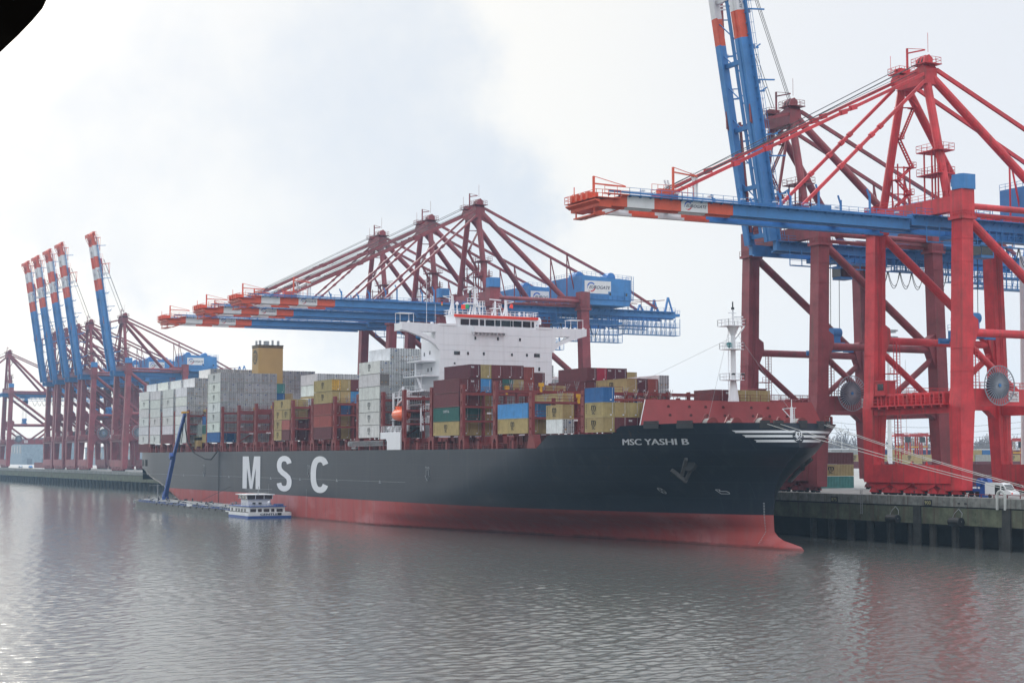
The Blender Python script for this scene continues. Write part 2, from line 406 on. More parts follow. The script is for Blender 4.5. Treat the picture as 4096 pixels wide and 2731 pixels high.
# high-mast lights
def mast(px, d, h, r, crown, label):
    x, y = xy(px, d)
    t = thing('light_mast', label, 'light mast', (x,y,8.5), 'light masts in the container yard')
    b = MB(); b.tube((x,y,8.5),(x,y,8.5+h),r,r*.45,n=12); b.build('pole', WHITE, t)
    if crown:
        c = MB(); z = 8.5+h
        for zz in (z-.2, z-2.0):
            for k in range(16):
                a0, a1 = 2*math.pi*k/16, 2*math.pi*(k+1)/16; q = 2.2
                c.bar((x+q*math.cos(a0),y+q*math.sin(a0),zz),(x+q*math.cos(a1),y+q*math.sin(a1),zz),.12)
                if k % 2 == 0: c.bar((x,y,zz),(x+q*math.cos(a0),y+q*math.sin(a0),zz),.08)
        c.build('ring_platform', GREY, t)
        f = MB()
        for zz in (z+.1, z-1.7):
            for k in range(16):
                a = 2*math.pi*(k+.5)/16; f.box(x+2.3*math.cos(a)-.28,x+2.3*math.cos(a)+.28,y+2.3*math.sin(a)-.28,y+2.3*math.sin(a)+.28,zz,zz+.32)
        f.build('floodlight', GREY, t)
    return t
t = mast(3556,450,41,.72,True,'white high mast with a double ring of floodlights marked F1')
x, y = xy(3556,450); q = MB(); put_text(q,'F',(x-.2,y-.74,19.6),(.45,.89,0),(0,0,1),.3,.5,bold=.02); put_text(q,'1',(x-.2,y-.74,18.8),(.45,.89,0),(0,0,1),.25,.5,bold=.02); q.build('mark', DARK, t)
mast(3624,700,48,.3,False,'thin pale pole just right of the F1 mast')
mast(4012,640,46,.45,False,'thin pale pole behind the right crane legs')
mast(4100,330,47,1.1,False,'thick pale mast cut by the right picture edge')
mast(3866,900,22,.2,False,'short thin pole over the far trees')
mast(3365,800,24,.18,False,'slim pole left of the far red straddle carriers')
# straddle carriers
def straddle(px, d, h, label, loaded=False, turn=0.45):
    x, y = xy(px, d)
    t = thing('straddle_carrier', label, 'straddle carrier', (0,0,8.5), 'red straddle carriers in the yard')
    ORG[t.name] = (0,0,8.5)
    b = MB(); z = 8.5
    for sx in (-2.3,2.3):
        for sy in (-4.2,4.2): b.bar((sx,sy,z+1.5),(sx,sy*.8,z+h),.55)
    for sx in (-2.3,2.3): b.bar((sx,-5,z+1.3),(sx,5,z+1.3),.8)
    b.build('leg_frame', SRED, t)
    b = MB()
    for sx in (-2.3,2.3): b.bar((sx,-4.6,z+h),(sx,4.6,z+h),.7)
    for sy in (-3.4,3.4): b.bar((-2.6,sy,z+h+.1),(2.6,sy,z+h+.1),.6)
    b.box(-1.6,1.6,-1.8,1.8,z+h+.1,z+h+.9); b.rail([(-2.4,-4.4,z+h+.3),(-2.4,4.4,z+h+.3)],.9,2.2,.05); b.rail([(2.4,-4.4,z+h+.3),(2.4,4.4,z+h+.3)],.9,2.2,.05)
    b.build('top_frame', SRED, t)
    MB().box(1.0,3.2,-5.6,-4.4,z+h-2.6,z+h-.4).build('cab', GLASS, t)
    for sx in (-2.3,2.3):
        for k in range(4): MB().tube((sx-.3,-4.2+2.8*k,z+.8),(sx+.3,-4.2+2.8*k,z+.8),.8,n=12).build('wheel', RUBBER, t)
    s = MB(); s.box(-1.1,1.1,-3,3,z+h-4.6,z+h-4.1)
    for a in (-1,1):
        for c_ in (-2.6,2.6): s.bar((a,c_,z+h-4.1),(a,c_,z+h),.1)
    s.build('spreader', YEL, t)
    t.location = (x,y,8.5); t.rotation_euler = (0,0,turn)
SRED = mat('straddle_red', (.42,.05,.045), .55)
straddle(3594,650,15.2,'leftmost red straddle carrier of the far group behind the white mast',turn=1.1)
straddle(3652,655,15.2,'second red straddle carrier of the far group, right of the white mast',turn=1.1)
straddle(3690,660,15.4,'red straddle carrier with its top frame just left of the maroon leg',turn=1.1)
straddle(3775,720,14.0,'small far straddle carrier between the two landside crane legs',turn=.9)
straddle(4064,600,12.8,'red straddle carrier at the right edge carrying a tan container',turn=.7)
straddle(4110,610,12.9,'straddle carrier cut off by the right edge of the view',turn=.7)
# bare winter woods on the horizon
def woods():
    b = MB(); rnd = random.Random(5)
    for k in range(300):
        px = rnd.uniform(2700,4700)
        d = rnd.uniform(1080,1500); x, y = xy(px,d); h = rnd.uniform(16,27)*d/1250*(1.0 if px > 2000 else .8)
        if rnd.random() < .03: h *= 1.25
        b.bar((x,y,8),(x,y,8+h*.6),.6)
        for j in range(30):
            z0 = 8+h*rnd.uniform(.15,.6); a = rnd.uniform(0,2*math.pi); L_ = h*rnd.uniform(.2,.42); el = rnd.uniform(.5,1.45)
            p = Vector((x,y,z0)); q = p+Vector((math.cos(a)*math.cos(el),math.sin(a)*math.cos(el),math.sin(el)))*L_
            b.bar(p,q,.32)
            for _ in range(2):
                c = p+(q-p)*rnd.uniform(.4,.9); b.bar(c,c+Vector((rnd.uniform(-1,1),rnd.uniform(-1,1),rnd.uniform(.2,1.2)))*L_*.3,.2)
    tag(b.build('distant_woods', mat('bare_twigs', (.19,.17,.165), .9, .3, .05)), 'bare winter trees along the far side of the yard', kind='stuff')  # twig tone paled: distance haze put into the colour
    c = MB()
    for k in range(60):
        px = 2700+k*32; x0, y0 = xy(px,1520); x1, y1 = xy(px+34,1520); h = 16+5*math.sin(k*.7)+rnd.uniform(-2,2)
        c.add([(x0,y0,8),(x1,y1,8),(x1*1.03,y1*1.03,8+h),(x0*1.03,y0*1.03,8+h)],[(0,1,2,3)])
    tag(c.build('hills', mat('far_scrub', (.10,.105,.09), .95, .4, .02)), 'low far scrub covered rise', kind='structure')
woods()
# ================================================================ ship-to-shore cranes (local: x along quay, y inland from waterside rail, z absolute)
CZ = 8.5
OB, WB, BB = 0, 1, 2       # material slots orange, white, blue
PIV = (-4.4, 56.6)
def banded(b, x0, x1, z0, z1, ytip=-67.2, yend=-4.6):
    b.prism([(-67.2,z0),(-67.2,z0+.9),(-62.4,z1),(-62.4,z0)] if z1-z0 > 1 else [(-67.2,z0),(-67.2,z1),(-62.4,z1),(-62.4,z0)],0,x0,x1,OB)
    cuts = [(-62.4,-57.3,WB),(-57.3,-52.2,OB),(-52.2,-47.0,WB),(-47.0,-42.0,OB),(-42.0,yend,BB)]
    for a, c, m in cuts: b.box(x0,x1,a,c,z0,z1,m)
def logo_panel(b, org, ux, uy, W, H):
    """white board with ring emblem and slanted word; materials: 0 white 1 navy 2 blue 3 red"""
    o = Vector(org); ux = Vector(ux); uy = Vector(uy); nrm = ux.cross(uy)
    P = lambda a, c, e=0.0: o+ux*a+uy*c+nrm*e
    b.add([P(0,0),P(W,0),P(W,H),P(0,H)],[(0,1,2,3)],0)
    c = P(.25*W,.5*H,.03); r = .38*H
    ring(b,c,ux,uy,r*.72,r,38,165,14,2); ring(b,c,ux,uy,r*.90,r,165,200,6,2)
    ring(b,c,ux,uy,r*.92,r,225,262,6,3); ring(b,c,ux,uy,r*.74,r,262,345,10,3)
    put_text(b,'EUROGATE',P(.17*W,.36*H,.06),ux,uy,.80*W,.26*H,1,shear=.3,bold=.02)
def make_crane():
    t = thing('gantry_crane','x','crane',(0,0,CZ),'ship to shore gantry cranes along the quay')
    def add(b, n, m, par=t): return b.build(n, m, par)
    LW = lambda z: -0.3+(z-9)*.028      # lean of waterside legs
    LL = lambda z: 30.8-(z-9)*.028
    for sx in (-1,1):
        for yy, f in ((0,LW),(1,LL)):
            b = MB(); x = 11.6*sx
            def sec(z, w, dpt): y = f(z); return [(x-w/2,y-dpt/2,z),(x+w/2,y-dpt/2,z),(x+w/2,y+dpt/2,z),(x-w/2,y+dpt/2,z)]
            S = [sec(9.6 if (sx > 0 and yy == 0) else 10.7,2.7,2.4),sec(14,2.7,2.5),sec(24,3.0,3.2),sec(27.2,2.8,2.7),sec(36,2.8,2.6),sec(57,2.6,2.5)]
            vs = [v for s in S for v in s]; n = len(S)
            fs = [(0,3,2,1),(4*n-4,4*n-3,4*n-2,4*n-1)]
            for k in range(n-1):
                for i in range(4): j = (i+1) % 4; fs.append((4*k+i,4*k+j,4*k+4+j,4*k+4+i))
            b.add(vs,fs)
            s = 1 if yy == 0 else -1; y0 = f(37)+s*1.2
            b.prism([(y0,40),(y0+s*1.6,39),(y0+s*1.7,37.4),(y0+s*1.2,36),(y0+s*.2,33.6),(y0,33)] if s > 0 else [(y0,33),(y0+s*.2,33.6),(y0+s*1.2,36),(y0+s*1.7,37.4),(y0+s*1.6,39),(y0,40)],0,x-1.0,x+1.0)
            y0 = f(57); b.box(x-1.75,x+1.75,y0-1.7,y0+1.7,56.4,56.9); b.box(x-1.5,x+1.5,y0-1.45,y0+1.45,56.9,61.6)
            for z in (18,22,30,34,41,45,49,53): yz = f(z); ww = 1.40 if z > 40 else 1.47; b.box(x-ww,x+ww,yz-ww+.08,yz+ww-.08,z,z+.07)
            lg = add(b,'leg',RED)
            c = MB(); yl = f(40)
            for z0_, z1_ in ((14.5,56),): 
                for dx in (-.25,.25): c.bar((x+1.55*sx*-1,f(z0_)+dx,z0_),(x+1.45*sx*-1,f(z1_)+dx,z1_),.07)
                for k in range(60): z = z0_+.7*k; c.bar((x-1.5*sx,f(z)-.25,z),(x-1.5*sx,f(z)+.25,z),.05)
            add(c,'ladder',RED,lg)
            c = MB(); c.rail([(x-1.7,y0-1.7,56.9),(x+1.7,y0-1.7,56.9)],1.0,1.2); c.rail([(x+1.7,y0-1.7,56.9),(x+1.7,y0+1.7,56.9)],1.0,1.2); add(c,'handrail',RED,lg)
    # blue cabin on the bow-side waterside leg
    y0 = LW(60); c = MB(); c.prism([(10.3,y0-1.2),(10.9,y0-1.7),(12.8,y0-1.7),(13.4,y0-1.2),(13.4,y0+1.4),(10.3,y0+1.4)],2,61.6,64.2); c.box(9.6,10.3,y0-.8,y0+.8,62.4,63.7)
    add(c,'top_cabin',BLUE)
    for yy, nm in ((-.3,'w'),(30.8,'l')):
        b = MB(); b.box(-10.25,10.25,yy-1.2,yy+1.2,10.7,13.9); b.box(-13.0,-12.9,yy-1,yy+1,11,13.5)
        for k in range(5): b.prism([(-8+k*4-.3,13.9),(-8+k*4+.3,13.9),(-8+k*4,14.5)],1,yy-1.1,yy-.9)
        add(b,'sill_beam',RED)
        for cx in (-9.2,-3.2,3.2,9.2):
            b = MB(); y = yy
            b.prism([(cx-3.0,10.65),(cx+3.0,10.65),(cx+2.6,10.2),(cx+.6,9.45),(cx-.6,9.45),(cx-2.6,10.2)],1,y-.9,y+.9)
            for e in (-1.75,1.75): b.prism([(cx+e-1.2,8.9),(cx+e+1.2,8.9),(cx+e+.9,9.4),(cx+e+.3,9.95),(cx+e-.3,9.95),(cx+e-.9,9.4)],1,y-.65,y+.65)
            bg = add(b,'bogie',RED)
            for e in (-2.5,-1.0,1.0,2.5): add(MB().tube((cx+e,y-.3,8.93),(cx+e,y+.3,8.93),.43,n=10),'wheel',DARK,bg)
    # portal beams
    for sx in (-1,1):
        b = MB(); x = 11.6*sx; b.box(x-.9,x+.9,1.2,29.2,24.2,27.1)
        b.prism([(1.2,24.2),(3.6,24.2),(1.2,22.4)],0,x-.85,x+.85); b.prism([(29.2,24.2),(29.2,22.4),(26.8,24.2)],0,x-.85,x+.85)
        pb = add(b,'portal_beam',RED)
        c = MB(); c.rail([(x+.85,1.6,27.1),(x+.85,29,27.1)],1.1,1.8); c.rail([(x-.85,1.6,27.1),(x-.85,29,27.1)],1.1,1.8); add(c,'handrail',RED,pb)
        add(MB().tube((x,1.4,36.8),(x,29.0,36.8),.72,n=12),'tie_tube',RED)
        add(MB().tube((x,1.5,57.2),(x,28.8,36.6),.8,n=12),'diagonal_brace',RED)
        add(MB().tube((x,1.0,35.4),(x,14.4,25.4),.6,n=12),'lower_brace',RED)
        add(MB().tube((x,29.2,35.4),(x,15.8,25.4),.6,n=12),'lower_brace',RED)
        add(MB().tube((x,1.8,58.9),(x,28.6,58.9),.55,n=12),'top_tie_tube',RED)
        add(MB().tube((x-1.2*sx,1.8,57.6),(x-1.2*sx,28.6,57.6),.38,n=10),'top_tie_tube',RED)
        c = MB(); p, q = Vector((x,10,51.2)), Vector((x,22,42.2))
        c.rail([p+Vector((-.9,0,0)),q+Vector((-.9,0,0))],1.0,2.2,.04); add(c,'brace_handrail',RED)
    b = MB(); b.box(-10.2,10.2,-1.3,1.2,22.9,24.5); b.box(-10.2,10.2,-2.6,-1.3,24.3,24.55)
    for k in range(9): b.box(-9.6+k*2.35,-9.3+k*2.35,-2.6,-1.4,23.9,24.3)
    pb = add(b,'portal_beam',RED)
    c = MB(); c.rail([(-10.2,-2.5,24.55),(10.2,-2.5,24.55)],1.1,1.5); add(c,'handrail',RED,pb)
    b = MB()
    for k in range(8):
        x = -8.6+k*2.35
        b.box(x-.65,x-.35,-1.2,1.0,24.5,26.0); b.box(x+.35,x+.65,-1.2,1.0,24.5,26.0)
        pts = [(x-.65,26.0),(x-.65,26.35),(x-.35,26.7),(x+.35,26.7),(x+.65,26.35),(x+.65,26.0),(x+.35,26.0),(x+.2,26.3),(x-.2,26.3),(x-.35,26.0)]
        b.prism(pts,1,-1.2,1.0); b.box(x-.3,x+.3,-.6,.6,24.5,25.2)
    add(b,'buffer_arches',RED)
    add(MB().box(-10.2,10.2,29.6,31.8,23.2,25.6),'portal_beam',RED)
    b = MB(); b.box(-9.9,-6.7,-1.6,1.2,26.4,26.6); b.box(-9.9,-6.9,-1.2,1.2,26.6,29.0); b.box(-10,-6.7,-1.4,1.3,29,29.2)
    bc = add(b,'checker_cabin',RED); add(MB().box(-9.0,-7.4,-1.26,-1.2,27.4,28.6),'window',GLASS,bc)
    # cable reel with hub
    b = MB(); X = 14.0; cyy, cz = 6.1, 27.6
    for e in (.45,):
        for k in range(36):
            a0, a1 = 2*math.pi*k/36, 2*math.pi*(k+1)/36
            b.bar((X+e,cyy+3.4*math.cos(a0),cz+3.4*math.sin(a0)),(X+e,cyy+3.4*math.cos(a1),cz+3.4*math.sin(a1)),.14)
            b.bar((X+e,cyy+.3*math.cos(a0),cz+.3*math.sin(a0)),(X+e,cyy+3.4*math.cos(a0),cz+3.4*math.sin(a0)),.10)
    rl = add(b,'cable_reel',mat('reel_grey',(.26,.28,.32),.5))
    add(MB().tube((X-.4,cyy,cz),(X+.4,cyy,cz),2.25,n=32),'wound_cable',mat('cable_coil',(.05,.055,.085),.7,.3,4),rl)
    add(MB().tube((X-1.6,cyy,cz),(X+.6,cyy,cz),.28,n=14),'hub',BLUE,rl)
    b = MB(); b.add([(12.56,9.9,24.9),(12.56,12.3,24.9),(12.56,12.3,26.7),(12.56,9.9,26.7)],[(0,1,2,3)],0)
    put_text(b,'ZPMC',(12.6,10.1,25.75),(0,1,0),(0,0,1),2.0,.72,1,bold=.02)
    put_text(b,'\u4e0a\u6d77\u632f\u534e\u91cd\u5de5',(12.6,10.1,25.1),(0,1,0),(0,0,1),2.0,.4,1,bold=.0)
    add(b,'maker_sign',[WHITE,mat('maroon_ink',(.3,.03,.05))])
    # beams across the leg tops
    b = MB(); b.box(-10.1,10.1,-.2,1.6,58.0,60.7); cb = add(b,'top_cross_beam',RED)
    c = MB(); c.rail([(-10,-.15,60.7),(10,-.15,60.7)],1.1,1.7); add(c,'handrail',RED,cb)
    b = MB(); b.box(-10.1,10.1,28.6,30.2,58.0,60.5); add(b,'top_cross_beam',RED)
    # A-frame
    for sx in (-1,1):
        add(MB().tube((8.4*sx+(-.6 if sx < 0 else 0),.7,60.6),(3.3*sx+.2,.65,82.6),.78,n=12),'front_mast_leg',RED)
        add(MB().tube((3.6*sx+.2,1.8,83.0),(10.0*sx,24.0,60.0),.78,n=12),'rear_mast_leg',RED)
        add(MB().box(10*sx-1,10*sx+1,22.6,29,58.9,60.3),'mast_foot',RED)
        add(MB().bar((4.4*sx,2.2,84.4),(4.9*sx,41.5,67.2),.5,.7).bar((4.9*sx,41.5,67.2),(5.0*sx,58.0,58.6),.5,.7).bar((4.9*sx,28,72.9),(4.9*sx,28,60),.25).bar((4.9*sx,28,72.9),(4.9*sx,31,60),.25),'backstay',RED)
    b = MB(); b.prism([(-4.8,83.2),(-4.2,82.4),(-2,81.7),(4.4,81.7),(4.6,84.6),(3.8,85.4),(1.8,84.6),(-1.5,84.3),(-3.6,85.2),(-4.8,84.0)],1,-.6,2.2)
    b.box(-5.0,-1.8,-1.0,2.6,84.9,85.05); b.box(1.4,5.2,-1.0,2.8,85.3,85.45)
    for e in (-3.8,-2.9): b.box(e-.3,e+.3,-.3,2.2,85.1,86.0)
    for e in (1.7,2.6,3.5): b.prism([(-.2,85.3),(2.0,85.3),(2.0,86.7),(1.2,87.3),(.3,86.8)],0,e-.22,e+.22)
    hd = add(b,'mast_head',RED)
    c = MB()
    for x0, x1, z in ((-5.0,-1.8,85.05),(1.4,5.2,85.45)): c.rail([(x0,-1.0,z),(x1,-1.0,z),(x1,2.6,z),(x0,2.6,z),(x0,-1.0,z)],1.1,1.1)
    c.bar((-.8,0,85),(-.8,0,89.2),.3); c.bar((-.8,0,88.3),(3.6,0.3,88.0),.22); c.bar((-.8,0,89.2),(3.6,.3,88.1),.1)
    c.bar((4.2,.5,87.5),(4.2,.5,91),.06); c.bar((-6,.5,85),(-6,.5,89),.06); add(c,'handrail',RED,hd)
    c = MB()
    for e in (1.7,2.6): c.tube((e+.3,.9,86.0),(e+.6,.9,86.0),.9,n=14)
    add(c,'sheaves',DARK,hd)
    # stair zigzag beside the stern-side front mast leg
    b = MB(); zs = [61.2,63.6,66.0,68.5,73.6,79.4,82.4]; s = 1
    for k in range(len(zs)-1):
        z0, z1 = zs[k], zs[k+1]; xa = -7.2+(z0-61)*.14; ya, yb = (1.6,4.6)
        if s < 0: ya, yb = yb, ya
        b.bar((xa+.35,ya,z0),(xa+.35,yb,z1),.16,.3); b.bar((xa+1.1,ya,z0),(xa+1.1,yb,z1),.16,.3)
        n = int((z1-z0)/.45)
        for j in range(n): f = (j+.5)/n; b.bar((xa+.35,ya+(yb-ya)*f,z0+(z1-z0)*f),(xa+1.1,ya+(yb-ya)*f,z0+(z1-z0)*f),.16)
        b.box(xa,xa+1.4,min(yb-.8,yb+.8),max(yb-.8,yb+.8),z1-.1,z1+.06); b.bar((xa-.6,1.2,z1),(xa+1.2,yb,z1),.2)
        b.rail([(xa+1.4,yb-.8,z1),(xa+1.4,yb+.8,z1),(xa,yb+.8,z1)],1.0,.9); s = -s
    for dx in (0,1.6):
        for dy in (1.6,4.4): b.bar((-7.4+dx,dy,60.7),(-7.4+dx,dy,69),.2)
    add(b,'stair_tower',RED)
    b = MB()
    for xx in (3.6,5.6,7.2):
        for yy in (-.3,2.2): b.bar((xx,yy,60.7),(xx,yy,69.6 if xx < 7 else 67),.22)
    for z in (65.2,69.4): b.box(2.2,8.0,-.9,2.8,z-.12,z+.05); b.rail([(2.2,-.9,z),(8.0,-.9,z),(8,2.8,z),(2.2,2.8,z),(2.2,-.9,z)],1.2,1.3)
    add(b,'service_platform',RED)
    # fixed girder
    for sx in (-1,1):
        b = MB(); b.box(min(3.5*sx,4.7*sx),max(3.5*sx,4.7*sx),-4.3,64.6,56.0,58.0); b.box(min(2.9*sx,3.5*sx),max(2.9*sx,3.5*sx),-4.3,64.6,55.7,56.05)
        gd = add(b,'main_girder',BLUE)
        c = MB(); xx = 5.6*sx; c.box(min(4.7*sx,xx),max(4.7*sx,xx),-4,64,57.7,57.85); c.rail([(xx,-4,57.85),(xx,64,57.85)],1.1,2.0)
        for k in range(34): c.bar((4.75*sx,-3.5+2*k,57.1),(xx,-3.5+2*k,57.7),.12)
        add(c,'walkway',BLUE,gd)
    b = MB()
    for y in (2,14,27,40,52,63.5): b.box(-3.5,3.5,y-.5,y+.5,56.4,57.8)
    b.box(-4.6,4.6,64.6,66.2,56.6,57.4); b.rail([(-4.6,66.2,57.4),(4.6,66.2,57.4)],1.1,1.3)
    for sx in (-1,1):
        b.bar((3.9*sx,61.5,58),(3.9*sx,62.5,62.2),.5); b.bar((3.9*sx,64,58),(3.9*sx,62.6,62.2),.4); b.bar((3.9*sx,56.5,58),(3.9*sx,57.5,60.5),.5); b.bar((3.9*sx,59.2,58),(3.9*sx,57.6,60.5),.4)
    add(b,'girder_cross_ties',BLUE)
    b = MB()
    for y in (48,52.5,57): b.bar((5.2,y,58),(5.2,y,60.9),.15)
    b.bar((5.2,45,60.8),(5.2,57.5,60.8),.18); b.bar((-5.2,45,60.8),(-5.2,57.5,60.8),.18); b.bar((5.2,47,59.8),(5.2,60.5,61.2),.18)
    add(b,'rear_pipe_frame',RED)
    # hanging maintenance cages and catwalks under the girder
    b = MB()
    for (ya,yb,zl,zh,x0,x1) in ((46,65,50.9,55.7,3.2,6.4),(48,60,53.2,55.7,-6.4,-3.2),(24,45,53.4,55.8,3.4,6.2),(8,24,54.2,55.8,3.4,5.6)):
        lv = [zl] + ([ (zl+zh)/2 ] if zh-zl > 3 else [])
        for z in lv:
            b.box(x0,x1,ya,yb,z-.12,z+.03); b.rail([(x1,ya,z),(x1,yb,z)],1.1,1.4,.05); b.rail([(x0,ya,z),(x0,yb,z)],1.1,1.4,.05)
        n = int((yb-ya)/1.5)
        for k in range(n+1):
            y = ya+(yb-ya)*k/n; b.bar((x1,y,zl),(x1,y,zh),.13); b.bar((x0,y,zl),(x0,y,zh),.13)
            if k % 2 == 0 and k < n: b.bar((x1,y,zl),(x1,y+(yb-ya)/n,zh),.09)
    for k in range(16): b.bar((5.9,-2+k*2.9,53.0),(5.9,-2+k*2.9,56.4),.14)
    b.bar((5.9,-2,53.0),(5.9,42,53.0),.2); b.bar((5.9,-2,54.1),(5.9,42,54.1),.08); b.bar((6.6,-2,53.0),(6.6,42,53.0),.12)
    add(b,'hanging_catwalk',BLUE)
    b = MB()
    for k in range(7):
        y = 16+k*3.1; pts = [(6.2,y+3.0*j/10,53-3.4*math.sin(math.pi*j/10)**.8) for j in range(11)]
        b.path(pts,.07,5); b.path([(p[0]+.2,p[1],53-(53-p[2])*.86) for p in pts],.06,5)
    add(b,'festoon_cable',ROPE)
    # machinery house
    b = MB(); b.prism([(30.2,60.3),(31.8,59.2),(33,58.4),(45.6,58.4),(46.2,60.0),(46.2,65.9),(30.2,66.7)],0,-10,10)
    b.box(-10.3,10.3,29.8,46.6,60.0,60.15)
    hs = add(b,'machinery_house',BLUE)
    b = MB(); b.tube((-1.5,33.5,67.0),(2.5,33.5,67.0),1.5,n=14); b.tube((4.5,40.5,66.6),(8.5,40.5,66.6),1.35,n=14); b.box(-1.5,2.5,32,35,65.8,67.0); b.box(4.5,8.5,39.2,41.8,65.6,66.6); b.box(1,3,44,45,66,67)
    add(b,'roof_drum',BLUE,hs)
    c = MB(); c.rail([(-10,30.2,66.7),(10,30.2,66.7),(10,46.2,65.9),(-10,46.2,65.9)],1.1,1.5); c.rail([(10.1,46.6,60.1),(10.1,30,60.1)],1.1,1.6)
    for z in [60+.5*k for k in range(12)]: c.bar((10.2,46.3,z),(10.2,46.9,z),.08)
    c.bar((10.2,46.3,60),(10.2,46.3,67),.1); c.bar((10.2,46.9,60),(10.2,46.9,67),.1); add(c,'roof_handrail',BLUE,hs)
    b = MB(); logo_panel(b,(10.06,30.9,61.6),(0,1,0),(0,0,1),8.6,3.6); add(b,'name_board',[WHITE,NAVYTXT,SIGNBLUE,SIGNRED],hs)
    for y in (38.6,44.0):
        b = MB(); b.box(10.02,10.2,y,y+1.1,60.15,62.3,0); b.box(10.2,10.28,y+.3,y+.8,61.2,62.0,1); add(b,'door',[BLUE,GLASS],hs)
    # trolley, cab, ropes and head block
    tr = add(MB().box(-3.4,3.4,9,15,54.9,55.7).box(-2.6,2.6,9.8,14.2,55.7,56.6),'trolley',BLUE)
    b = MB(); b.prism([(3.6,10.2),(6.2,10.2),(6.2,13.2),(3.6,13.2)],2,50.9,53.6,0); b.box(3.55,6.25,10.15,10.2,51.4,53.2,1); b.box(6.2,6.26,10.3,12.9,51.4,53.2,1); b.box(4,6,11,13,53.6,55,0)
    add(b,'operator_cab',[BLUE,GLASS],tr)
    rp = MB()
    for x in (-1.9,1.9):
        for y in (10.9,13.1): rp.bar((x,y,41.4),(x*1.1,y,55),.09)
    add(rp,'hoist_rope',ROPE,tr)
    b = MB(); b.box(-3.4,3.4,10.7,13.3,36.9,38.4); b.box(-6.0,6.0,10.9,11.3,36.6,37.0); b.box(-6.0,6.0,12.7,13.1,36.6,37.0)
    for x in (-1.9,1.9): b.tube((x,10.9,40.4),(x,13.1,40.4),1.0,n=14); b.box(x-.7,x+.7,11.2,12.8,38.4,40.4)
    b.box(-6.2,-5.8,10.8,13.2,36.2,37.2); b.box(5.8,6.2,10.8,13.2,36.2,37.2); b.rail([(-3.4,10.7,38.4),(3.4,10.7,38.4)],1.1,1.1)
    add(b,'head_block',BLUE,tr)
    # ladder tower behind the stern-side waterside leg, lamps
    b = MB()
    for x in (-9.0,11.6):
        for dx, dy in ((0,0),(.8,0),(0,.8),(.8,.8)): b.bar((x+dx,2.6+dy,14 if x < 0 else 27),(x+dx,2.6+dy,37 if x < 0 else 34),.09)
        for k in range(40 if x < 0 else 14):
            z = (14 if x < 0 else 27)+.55*k; b.bar((x,2.6,z),(x+.8,2.6,z),.06); b.bar((x+.8,2.6,z),(x+.8,3.4,z),.06)
    for z in (30.5,): b.box(-10.4,-8.2,1.2,3.8,z,z+.15); b.rail([(-8.2,1.2,z),(-8.2,3.8,z)],1.1,1)
    add(b,'ladder_cage',RED)
    return t
